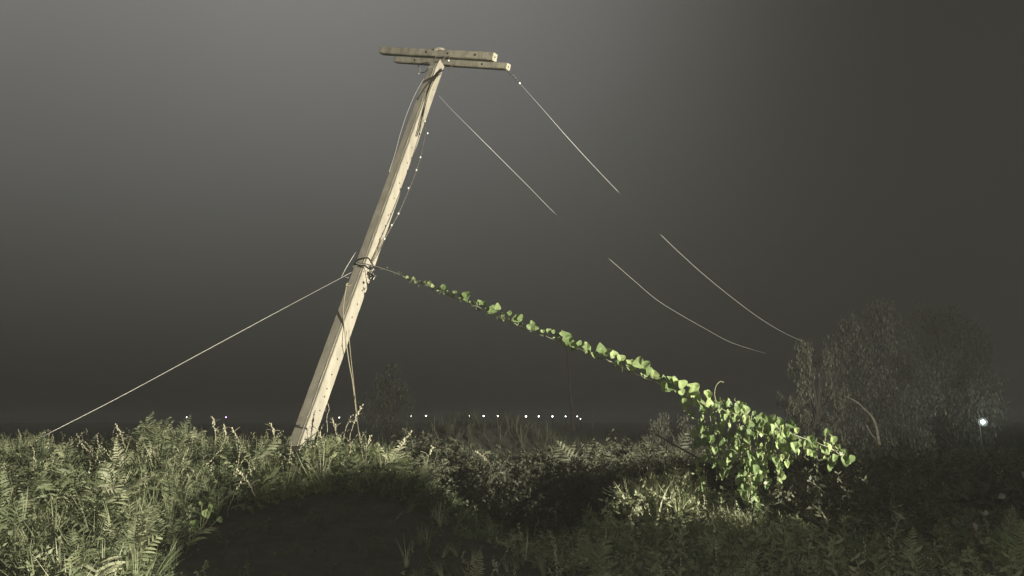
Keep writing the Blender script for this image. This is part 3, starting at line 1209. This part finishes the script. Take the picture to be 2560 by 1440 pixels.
# soft fine mat at the foot of the pole, spreading to the right of it
L = MB()
pts = region(1900, -3.2, -1.25, 8.6, 12.4, near_pole_clear)
scatter(L, SPRIGS, pts, (.18, .34), tilt=.5, tone=(.3, .95))
pts = region(1200, -3.2, -1.2, 8.8, 12.2, near_pole_clear)
scatter(L, TUFTS, pts, (.15, .32), tilt=.5, tone=(.4, 1))
pts = region(240, -2.9, -1.3, 9.3, 12.0, near_pole_clear)
scatter(L, FRONDS, pts, (.3, .45), tilt=.4, tone=(.3, 1), zoff=0.02)
cset(L.build('mound_undergrowth', M_bright), 'low yellowish weeds spilling right from the foot of the leaning pole', 'undergrowth', kind='stuff')
# pale flower spikes over the left bank
S_, Bu = MB(), MB()


def spikes(xy, size, zoff=.05):
    K = len(xy)
    z = ground_z(xy[:, 0], xy[:, 1]) + zoff
    which = rng.integers(0, len(SPIKES), K)
    M = rotz(rng.uniform(0, 6.28, K)) @ rotx(rng.normal(0, .12, K)) * rng.uniform(*size, K)[:, None, None]
    L3 = np.stack([xy[:, 0], xy[:, 1], z], -1)
    for j, (a, b) in enumerate(SPIKES):
        k = which == j
        S_.stamp(a, M[k], L3[k], np.full(k.sum(), .6))
        Bu.stamp(b, M[k], L3[k], np.full(k.sum(), .6))


spikes(region(150, -7.4, -1.7, 8.0, 12.6, near_pole_clear), (.28, .52))
spikes(region(22, -3.0, -1.5, 9.5, 11.8, near_pole_clear), (.25, .42))
spikes(region(24, .5, 6.5, 6.5, 10.5), (.3, .5))
o = S_.build('flower_stalks', M_stem)
cset(o, 'thin stalks of the tiny pale flowers scattered through the weeds', 'wild flowers', kind='stuff')
Bu.build('flower_buds', M_bud, o, origin=(0, 0, 0))

# --- central hollow and right-hand growth
Rm = MB()
def thin_out(x, y):  # thins plants over the shaded patch to keep it dark
    px_ = 1280 + F * x / y
    p = np.clip((px_ - 960) / 560, .03, 1) * np.clip(.25 + 1.1 * patch(x, y, 2.3, 5.0), 0, 1)
    return rng.uniform(0, 1, len(x)) < p


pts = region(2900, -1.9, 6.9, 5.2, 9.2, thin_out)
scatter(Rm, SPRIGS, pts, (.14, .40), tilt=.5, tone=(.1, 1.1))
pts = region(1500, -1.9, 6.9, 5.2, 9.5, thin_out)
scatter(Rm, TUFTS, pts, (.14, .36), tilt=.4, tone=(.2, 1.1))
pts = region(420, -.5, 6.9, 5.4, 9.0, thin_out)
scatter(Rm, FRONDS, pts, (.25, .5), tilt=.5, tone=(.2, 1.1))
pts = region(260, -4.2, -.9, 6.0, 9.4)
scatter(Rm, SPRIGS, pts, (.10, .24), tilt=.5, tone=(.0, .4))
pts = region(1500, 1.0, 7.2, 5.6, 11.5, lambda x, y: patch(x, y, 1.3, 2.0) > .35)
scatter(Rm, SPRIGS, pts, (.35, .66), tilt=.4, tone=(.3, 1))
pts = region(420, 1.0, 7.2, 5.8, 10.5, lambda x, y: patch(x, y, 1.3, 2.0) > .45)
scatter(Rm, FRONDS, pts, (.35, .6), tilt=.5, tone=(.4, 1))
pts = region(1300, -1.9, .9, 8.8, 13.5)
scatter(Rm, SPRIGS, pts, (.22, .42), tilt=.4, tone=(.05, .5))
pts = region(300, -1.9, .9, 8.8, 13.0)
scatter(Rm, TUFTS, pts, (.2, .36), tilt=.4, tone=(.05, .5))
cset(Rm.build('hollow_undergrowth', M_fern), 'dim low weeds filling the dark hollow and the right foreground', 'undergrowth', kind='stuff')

# --- middle-distance growth behind
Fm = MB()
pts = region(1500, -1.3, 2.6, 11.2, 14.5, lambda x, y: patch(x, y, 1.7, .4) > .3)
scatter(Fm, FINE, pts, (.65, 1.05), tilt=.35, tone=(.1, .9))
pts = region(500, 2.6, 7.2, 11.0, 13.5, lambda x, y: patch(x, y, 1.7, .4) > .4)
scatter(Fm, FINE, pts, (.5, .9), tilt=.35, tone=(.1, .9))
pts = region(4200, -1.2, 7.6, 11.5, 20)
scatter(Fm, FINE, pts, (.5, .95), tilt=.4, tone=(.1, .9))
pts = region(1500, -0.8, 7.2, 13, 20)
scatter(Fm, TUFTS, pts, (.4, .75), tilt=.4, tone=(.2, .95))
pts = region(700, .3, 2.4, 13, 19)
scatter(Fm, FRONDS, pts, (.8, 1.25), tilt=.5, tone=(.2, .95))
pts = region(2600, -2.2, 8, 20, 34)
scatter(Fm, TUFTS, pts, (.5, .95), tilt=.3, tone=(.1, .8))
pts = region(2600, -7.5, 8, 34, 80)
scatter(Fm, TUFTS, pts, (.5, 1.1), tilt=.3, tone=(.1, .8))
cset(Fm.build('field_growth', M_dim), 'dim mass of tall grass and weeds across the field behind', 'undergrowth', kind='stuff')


# ------------------------------------------------------------------ plants one can pick out
def single(name, label, cat, px, py, d, parts, group=None):
    """parts: list of (part name, material, proto list with (proto, size, yaw, tilt, tone))"""
    base_ = P(px, py, d)
    t = thing(name, label, cat, tuple(base_), group)
    for nm, mat, items in parts:
        m = MB()
        for pr, s, yw, tl, rl, tn in items:
            Mx = (rotz([yw]) @ rotx([tl]) @ roty([rl])) * s
            m.stamp(pr, Mx, np.array([tuple(base_)]), np.array([tn]))
        m.build(nm, mat, t)
    return t


def fern_plant(label, px, py, d, size, yaws, tones=(.4, .9), mat=None, group='fern plants standing out of the growth'):
    t = thing('fern', label, 'fern', tuple(P(px, py, d)), group)
    for i, (yw, tl) in enumerate(yaws):
        m = MB()
        Mx = (rotz([yw]) @ rotx([tl])) * size * random.uniform(.8, 1.05)
        m.stamp(FRONDS[i % 4], Mx, np.array([tuple(P(px, py, d))]), np.array([random.uniform(*tones)]))
        m.build('frond', mat or M_fern, t)
    return t


H = math.pi
fern_plant('tall fern with layered fronds rising over the left bank skyline', 385, 1130, 10.6, .62,
           [(0.4, .5), (-.6, .6), (1.3, .35), (-1.5, .35), (.1, .75), (2.6, .5)], (.5, .85))
fern_plant('fern of spread fronds right beside the tall one on the left skyline', 440, 1140, 10.4, .50,
           [(0.9, .3), (-.9, .4), (.2, .5), (-2, .2)], (.4, .8))
fern_plant('lit fern jutting into the dark right of the pole mound', 985, 1200, 9.6, .50,
           [(-1.35, .15), (-.7, .35), (-1.7, -.1), (1.2, .35), (.5, .55), (2.0, .2)], (.6, 1))
fern_plant('small separate fern farthest right of the pole mound', 1062, 1215, 9.5, .36,
           [(-1.3, .25), (-.5, .5), (1.1, .4), (.3, .6), (-1.9, .0)], (.5, .9))
fern_plant('pale fern fanned out low in the bottom left corner', 195, 1440, 6.9, .46,
           [(.6, .4), (-.5, .5), (1.5, .1), (-1.4, .2), (.1, .7)], (.3, .6))
fern_plant('upright pale fern at the lower left near the dark hollow', 330, 1400, 6.6, .55,
           [(.4, .6), (-.4, .6), (1.2, .3), (-1.2, .3)], (.6, .95))
fern_plant('green fern cut by the right picture edge near the bottom', 2545, 1450, 6.2, .50,
           [(.9, .5), (1.3, .3), (.3, .5), (-.9, .4), (1.8, .1)], (.6, 1), M_bright)


def stalk(label, px, py, tx, ty, d, bend=0.15, buds=14, r=.006, start=.5, twig=3):
    a, b = P(px, py, d), P(tx, ty, d - .05)
    ln = (b - a).length
    sd = Vector((1, 0, 0)) if abs((b - a).normalized().x) < .9 else Vector((0, 0, 1))
    t = thing('flower_stalk', label, 'wild flower', tuple(a), 'flowering stalks standing clear of the weeds')
    pts = []
    for k in range(11):
        q_ = k / 10
        pts.append(a.lerp(b, q_) + sd * bend * ln * math.sin(q_ * math.pi) + Vector((random.uniform(-.006, .006), random.uniform(-.01, .01), 0)))
    m = MB()
    m.tube(pts, [r * (1 - .5 * k / 10) for k in range(11)], 5)
    for k in range(twig):
        i = random.randint(3, 8)
        e = pts[i] + Vector((random.choice((-1, 1)) * random.uniform(.04, .11), random.uniform(-.04, .04), random.uniform(.01, .07)))
        m.tube([pts[i], pts[i].lerp(e, .5) + Vector((0, 0, .01)), e], r * .5, 4)
    m.build('stem', M_dry, t)
    m = MB()
    buds = max(buds, int(ln * (1 - start) / .026))
    for k in range(buds):
        q_ = start + (1 - start) * k / max(buds - 1, 1)
        i = min(int(q_ * 10), 9)
        c = pts[i].lerp(pts[i + 1], q_ * 10 - i) + Vector((random.uniform(-.016, .016), random.uniform(-.014, .014), random.uniform(-.006, .006)))
        m.ball(c, random.uniform(.006, .0115), seg=6, sz=1.4)
    m.build('flower', M_bud, t)
    return t


stalk('tallest flowering stalk beside the hanging leads, leaning right', 874, 1100, 906, 1012, 10.6, -.06, 18)
stalk('short flowering stalk just left of the hanging leads', 858, 1100, 880, 1036, 10.7, -.05, 10)
stalk('flowering stalk midway between the pole foot and the hanging leads', 842, 1105, 831, 1046, 10.7, .04, 12)
stalk('flowering stalk close right of the pole foot', 808, 1115, 791, 1068, 10.6, .04, 12)
stalk('flowering stalk right of the leads leaning over the mound edge', 914, 1130, 929, 1088, 10.3, -.04, 8)
stalk('long flowering stalk leaning right out of the lit fern', 980, 1150, 1030, 1078, 9.6, -.05, 14)
stalk('thin flowering stalk above the small separate fern', 1067, 1160, 1081, 1116, 9.5, -.05, 9)
stalk('arching bare stalk hooked to the left in the dark middle field', 1224, 1186, 1190, 1128, 9.4, .22, 7, .006, .6)
stalk('beaded flowering stalk high in the dim field right of centre', 1530, 1140, 1516, 1104, 10.0, .05, 9)
stalk('small drooping stalk left of the yellowish lit tuft', 1598, 1185, 1588, 1150, 9.4, .15, 5)
stalk('flowered stem slanting down into the dark hollow left of centre', 636, 1240, 594, 1175, 8.6, .08, 12)
stalk('flowering stalk left of the tall fern on the skyline', 312, 1120, 290, 1062, 10.6, .05, 12)
stalk('bushy pale flowering stalk in the middle of the left skyline', 538, 1110, 531, 1042, 10.6, .03, 18)
stalk('shorter pale stalk right of the bushy one on the left skyline', 566, 1110, 558, 1062, 10.6, .03, 12)
stalk('leaning pale stalk above the yellow lit weeds left of the pole', 600, 1120, 580, 1070, 10.6, .05, 12)
stalk('pale stalk on the skyline nearest the left of the pole', 690, 1110, 676, 1058, 10.8, .03, 12)
stalk('thin stalk alone near the left end of the skyline', 222, 1150, 205, 1110, 10.2, .2, 5)

# yellowish lit tufts on the right
def shrublet(name, label, cat, px, py, d, size, n, mat, spread, tones=(.5, 1), group=None, pro=None):
    b = P(px, py, d)
    m = MB()
    K = n
    off = rng.normal(0, spread, (K, 2))
    xy = np.stack([b.x + off[:, 0], b.y + off[:, 1] * .7], -1)
    pr = pro or (SPRIGS[:3] + TUFTS)
    which = rng.integers(0, len(pr), K)
    M = rotz(rng.uniform(0, 6.28, K)) @ rotx(rng.normal(0, .4, K)) * rng.uniform(size * .6, size, K)[:, None, None]
    gz_ = ground_z(xy[:, 0], xy[:, 1])
    L3 = np.stack([xy[:, 0], xy[:, 1], np.minimum(b.z, b.z + 0 * gz_)], -1)
    tn = rng.uniform(*tones, K)
    for j, p_ in enumerate(pr):
        k = which == j
        m.stamp(p_, M[k], L3[k], tn[k])
    o_ = m.build(name, mat, origin=tuple(b))
    return cset(o_, label, cat, group)


shrublet('weed_clump', 'yellowish lit weed clump with pale tips right of centre', 'weeds', 1665, 1285, 9.3, .62, 130, M_fern, .22, (.6, 1.0), 'lit weed clumps on the right')
shrublet('weed_clump', 'lit clump below the hanging vine curtain', 'weeds', 1840, 1350, 8.6, .42, 80, M_fern, .14, (.6, 1.0), 'lit weed clumps on the right')
shrublet('weed_clump', 'low twiggy lit clump right of the one under the vine', 'weeds', 1975, 1380, 8.0, .36, 70, M_fern, .2, (.5, 1.0), 'lit weed clumps on the right')
shrublet('weed_clump', 'flat lit clump beside the end of the fallen black cable', 'weeds', 2120, 1400, 7.6, .34, 60, M_fern, .22, (.4, .9), 'lit weed clumps on the right')
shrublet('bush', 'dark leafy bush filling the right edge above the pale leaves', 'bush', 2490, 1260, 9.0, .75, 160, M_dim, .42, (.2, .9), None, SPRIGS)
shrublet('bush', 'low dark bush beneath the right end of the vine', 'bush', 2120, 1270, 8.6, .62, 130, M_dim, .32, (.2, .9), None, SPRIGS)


# heart-leaved seedling on the left of the hollow
def creeper(label, px, py, d, leaves, tones, mat=None):
    t = thing('creeper', label, 'creeper', tuple(P(px, py, d)))
    m = MB()
    st_ = MB()
    K = len(leaves)
    loc = np.array([P(x, y - s * .3, d + random.uniform(-.06, .06)) for x, y, s in leaves])
    siz = np.array([s * d / F for x, y, s in leaves])
    m.stamp(HEART, hang(K, rng.uniform(-.6, .6, K), rng.uniform(-.5, .5, K), rng.uniform(-.6, .2, K), siz), loc, rng.uniform(*tones, K))
    for x, y, s in leaves:
        st_.tube([P(px, py, d + .02), P((px + x) / 2, (py + y) / 2 + 4, d + .02), P(x, y - s * .3, d)], .003, 4)
    m.build('foliage', mat or M_vine, t)
    st_.build('stem', M_stem, t)
    return t


creeper('small creeper with heart leaves at the left edge of the dark hollow', 500, 1330, 7.2,
        [(532, 1270, 22), (492, 1312, 26), (470, 1308, 18), (514, 1285, 24), (505, 1262, 16), (480, 1330, 18), (548, 1300, 16)], (.2, .7))
creeper('creeper with bright round leaves low in the left foreground', 330, 1425, 6.6,
        [(318, 1424, 22), (338, 1420, 22), (345, 1435, 16), (300, 1434, 14)], (.3, .8))
creeper('cluster of bright yellow-green leaves at the end of the fallen cable', 2105, 1365, 7.9,
        [(2098, 1352, 14), (2106, 1345, 14), (2112, 1355, 14), (2103, 1362, 12), (2095, 1344, 10)], (.8, 1))
creeper('pale leafy stalk standing low right near the bottom edge', 2405, 1425, 6.8,
        [(2400, 1405, 20), (2412, 1392, 18), (2398, 1417, 14), (2408, 1380, 12), (2420, 1398, 14)], (.7, 1))
creeper('creeper of bright small leaves climbing at the right edge low down', 2540, 1400, 6.6,
        [(2508, 1340, 18), (2520, 1350, 18), (2515, 1366, 22), (2532, 1362, 18), (2540, 1378, 20), (2528, 1385, 18), (2548, 1395, 20), (2545, 1420, 20), (2552, 1410, 18), (2510, 1352, 14)], (.4, .9))


def scrap(label, px, py, d, s, tipang):
    m = MB()
    m.stamp(OVAL, hang(1, np.array([tipang]), np.array([.2]), np.array([-.4]), np.array([s])) @ np.diag([1.4, 1, 1.6]), np.array([tuple(P(px, py, d))]), np.array([.5]))
    cset(m.build('dead_leaf', M_scrap, origin=tuple(P(px, py, d))), label, 'leaf', 'pale dead leaves on the right')


scrap('largest pale dead leaf caught in the growth by the right edge', 2512, 1236, 7.6, .09, 1.2)
scrap('pale curled dead leaf below and left of the largest one', 2468, 1276, 7.2, .07, .9)
scrap('greyish dead leaf hanging tip down in the dark lower right', 2434, 1306, 7.0, .085, .1)
scrap('pale dead leaf lying at the very bottom right', 2512, 1420, 6.3, .075, .8)
scrap('tiny pale dead leaf below the vine curtain', 1918, 1206, 8.4, .05, 1.3)
scrap('pale dead leaf cut off by the right picture edge', 2557, 1178, 7.9, .08, .3)


# ------------------------------------------------------------------ trees
def tree(name, label, base, height, crown_w, seed, mat, n_clump=60, leaf=.14, lean=(0, 0), low=.15, per=120, trunk_mat=None, group=None):
    r_ = random.Random(seed)
    g_ = np.random.default_rng(seed)
    base = Vector(base)
    t = thing(name, label, 'tree', tuple(base), group)
    tr = MB()
    topp = base + Vector((lean[0], lean[1], height * .72))
    tp = [base.lerp(topp, k / 7) + Vector((r_.uniform(-.1, .1), r_.uniform(-.1, .1), 0)) * (k > 0) for k in range(8)]
    tr.tube(tp, [crown_w * .035 * (1 - .09 * k) for k in range(8)], 8)
    lf = MB()
    cent = []
    for i in range(n_clump):
        a = r_.uniform(0, 2 * math.pi)
        hz = r_.uniform(low, .97)
        # crown envelope: broad, flat-shouldered, uneven
        env = math.sin(min(1, (hz - low + .12) / (1.1 - low)) * math.pi) ** .45
        rr = crown_w * .5 * env * (0.35 + .65 * math.sqrt(r_.random())) * (1 + .25 * math.sin(a * 3 + seed))
        c = base + Vector((lean[0] * hz + math.cos(a) * rr, lean[1] * hz + math.sin(a) * rr, height * hz + r_.uniform(-.2, .2)))
        cent.append(c)
        k = min(6, max(1, int(hz * 6)))
        s0 = tp[k]
        mid = s0.lerp(c, .5) + Vector((0, 0, .15 * height * .3))
        if i % 2 == 0:
            tr.tube([s0, mid, c], [crown_w * .014, crown_w * .008, .01], 5)
    allp, alld = [], []
    for c in cent:
        n = per
        sg = crown_w * g_.uniform(.05, .085)
        q_ = np.clip(g_.normal(0, 1, (n, 3)), -1.5, 1.5) * [sg, sg, sg * 1.15] + np.array(c)
        q_[:, 2] -= np.abs(g_.normal(0, sg * .6, n))
        allp.append(q_)
    allp = np.concatenate(allp)
    K = len(allp)
    M = rotz(g_.uniform(0, 6.28, K)) @ rotx(g_.normal(.0, .6, K)) @ rotx(np.full(K, R(80))) * g_.uniform(leaf * .6, leaf * 1.3, K)[:, None, None]
    narrow = proto([(0, 0, 0), (.16, -.5, .03), (0, -1, 0), (-.16, -.5, .03)], [(0, 1, 2, 3)])
    tone = g_.uniform(.1, .9, K)
    lf.stamp(narrow, M, allp, tone)
    lf.build('crown', mat, t)
    tr.build('trunk', trunk_mat or M_bark, t)
    return t


def gp(px, d):
    p = P(px, 1050, d)
    return Vector((p.x, d, float(ground_z(p.x, d)) - .1))


tree('tree', 'broad dim tree with a ragged double top, in the middle of the right-hand group', gp(2205, 29), 6.1, 3.3, 11, M_tree, 95, .16, (.1, 0), .1, 210)
tree('tree', 'broad dim tree forming the right side of the group beside the white lamp', gp(2375, 30), 6.3, 3.4, 12, M_tree, 100, .16, (0, 0), .08, 210)
tree('tree', 'smaller dim tree at the left of the right-hand group where the wire ends', gp(2035, 27), 4.7, 2.0, 13, M_tree, 45, .15, (.1, 0), .1, 140)
tree('small_tree', 'small dim tree behind the vine, left of the large trees', gp(1665, 24), 2.1, 1.5, 14, M_tree, 30, .11, (0, 0), .1, 100)
tree('small_tree', 'very faint tree standing alone in the field right of the pole', gp(975, 42), 4.6, 2.9, 15, M_tree, 40, .16, (0, 0), .1, 90)

bb = MB()
bb.tube(path([(2198, 1112, 26.5), (2194, 1088, 26.5), (2188, 1060, 26.4), (2178, 1040, 26.4), (2163, 1025, 26.4), (2148, 1010, 26.4), (2130, 998, 26.4), (2112, 990, 26.4)], 5), [.058 - .0013 * k for k in range(36)], 7)
bo = bb.build('bare_trunk', M_palebark, origin=tuple(P(2198, 1112, 26.5)), smooth=True)
cset(bo, 'pale curved bare trunk bending left in front of the large trees', 'trunk')
b2 = MB()
b2.tube(path([(2186, 1095, 26.5), (2175, 1080, 26.5), (2166, 1062, 26.5)], 5), .02, 5)
b2.build('side_shoot', M_palebark, bo, origin=tuple(P(2198, 1112, 26.5)))

# distant posts
pp = MB()
a_, b_ = P(1434, 1075, 45), P(1419, 860, 45)
pp.tube([a_, b_], [.14, .09], 10)
pb_ = pp.build('distant_pole', M_dark, origin=tuple(a_))
cset(pb_, 'faint tall pole far off in the field right of centre, slightly tilted', 'utility pole')
pp = MB()
a_, b_ = P(1483, 1070, 60), P(1482, 1013, 60)
pp.tube([a_, b_], [.05, .04], 8)
cset(pp.build('marker_post', M_steel, origin=tuple(a_)), 'short thin post far off right of the row of lamps', 'post')

# ------------------------------------------------------------------ far lamps
M_lw = emitter('lamp_glow_white', (1.0, .93, .74), 7)
M_lc = emitter('lamp_glow_cool', (.85, .97, 1.0), 7)
M_lv = emitter('lamp_glow_violet', (.62, .35, 1.0), 9)
M_ld = emitter('lamp_glow_dim', (1.0, .92, .72), 5)
LAMPS = [(467, 1043, .75, M_lc, 'leftmost distant lamp, cool white, above the left weeds'),
         (565, 1043, .7, M_lv, 'only violet lamp on the horizon, above the left weeds'),
         (848, 1044, .75, M_lw, 'distant lamp seen just right of the hanging cord behind the pole'),
         (912, 1041, .5, M_ld, 'dim distant lamp just right of the tallest flowering stalk'),
         (1027, 1040, .75, M_lw, 'left lamp of the close pair on the horizon right of the pole'),
         (1065, 1040, 1.0, M_lw, 'right lamp of the close pair on the horizon right of the pole'),
         (1174, 1040, 1.0, M_lw, 'first of three evenly spaced horizon lamps near the centre, from the left'),
         (1209, 1040, 1.0, M_lc, 'middle one of three evenly spaced horizon lamps near the centre'),
         (1244, 1040, 1.0, M_lw, 'last of three evenly spaced horizon lamps near the centre, from the left'),
         (1315, 1041, 1.1, M_lw, 'first lamp of the right-hand horizon row after the gap'),
         (1347, 1041, 1.0, M_lc, 'second lamp of the right-hand horizon row after the gap'),
         (1381, 1041, 1.05, M_lc, 'third lamp of the right-hand horizon row after the gap'),
         (1414, 1041, .85, M_lc, 'fourth lamp of the right-hand horizon row, left of the faint pole'),
         (1443, 1041, .75, M_lw, 'fifth lamp of the right-hand horizon row, right of the faint pole'),
         (1451, 1047, .65, M_lc, 'lowest distant lamp, just below the fifth of the right row'),
         (1482, 1042, .4, M_ld, 'faint last lamp at the foot of the thin far post')]
DL = 120
for (x, y, s, mt, lab) in LAMPS:
    p = P(x, y, DL)
    t = thing('distant_lamp', lab, 'lamp', (p.x, p.y, float(ground_z(p.x, p.y))), 'lamps along the horizon')
    m = MB()
    m.ball(p, .115 * s, seg=10)
    m.build('bulb', mt, t)
    m = MB()
    m.tube([(p.x, p.y + .1, float(ground_z(p.x, p.y)) - .2), (p.x, p.y + .1, p.z + .2), (p.x, p.y, p.z + .22)], .035, 6)
    m.build('post', M_black, t)

# the big white lamp beside the trees
pl = P(2457, 1055, 27)
g0 = float(ground_z(pl.x, pl.y))
t = thing('floodlamp', 'large bright white lamp glowing low beside the right-hand trees', 'lamp', (pl.x, pl.y, g0))
m = MB()
m.ball(pl, .062, seg=14)
m.build('bulb', emitter('lamp_glow_large', (.86, 1.0, .94), 30), t)
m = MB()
m.ball(pl, .15, seg=20)  # added glowing ball standing in for the lamp's halo in the mist
mg, n_, l_, b_ = new_mat('halo_glow')
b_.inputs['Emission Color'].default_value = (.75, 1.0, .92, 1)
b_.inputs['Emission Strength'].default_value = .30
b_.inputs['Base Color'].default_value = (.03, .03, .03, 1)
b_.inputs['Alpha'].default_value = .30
m.build('halo_ball', mg, t, smooth=True)
m = MB()
m.tube([(pl.x, pl.y + .2, g0 - .2), (pl.x, pl.y + .2, pl.z + .1)], .02, 8)
m.build('post', M_black, t)
bl = bpy.data.lights.new('floodlamp_light', 'POINT')
bl.energy = 50
bl.color = (.86, 1.0, .94)
bl.shadow_soft_size = .22
blo = bpy.data.objects.new('floodlamp_light', bl)
C.objects.link(blo)
blo.location = pl - Vector((0, .35, 0))

# ------------------------------------------------------------------ night mist
HAZE = 0.0013
hz = MB()
x0, x1, y0, y1, z0, z1 = -720, 720, -70, 930, -1.6, 9.5
hz.add([(x0, y0, z0), (x1, y0, z0), (x1, y1, z0), (x0, y1, z0), (x0, y0, z1), (x1, y0, z1), (x1, y1, z1), (x0, y1, z1)],
       [(0, 3, 2, 1), (4, 5, 6, 7), (0, 1, 5, 4), (1, 2, 6, 5), (2, 3, 7, 6), (3, 0, 4, 7)])
mh = bpy.data.materials.new('night_mist')
mh.use_nodes = True
nt = mh.node_tree
nt.nodes.clear()
out = nt.nodes.new('ShaderNodeOutputMaterial')
pv = nt.nodes.new('ShaderNodeVolumePrincipled')
pv.inputs['Color'].default_value = (.93, .93, .88, 1)
pv.inputs['Density'].default_value = HAZE
nt.links.new(pv.outputs[0], out.inputs['Volume'])
cset(hz.build('haze', mh), kind='stuff')
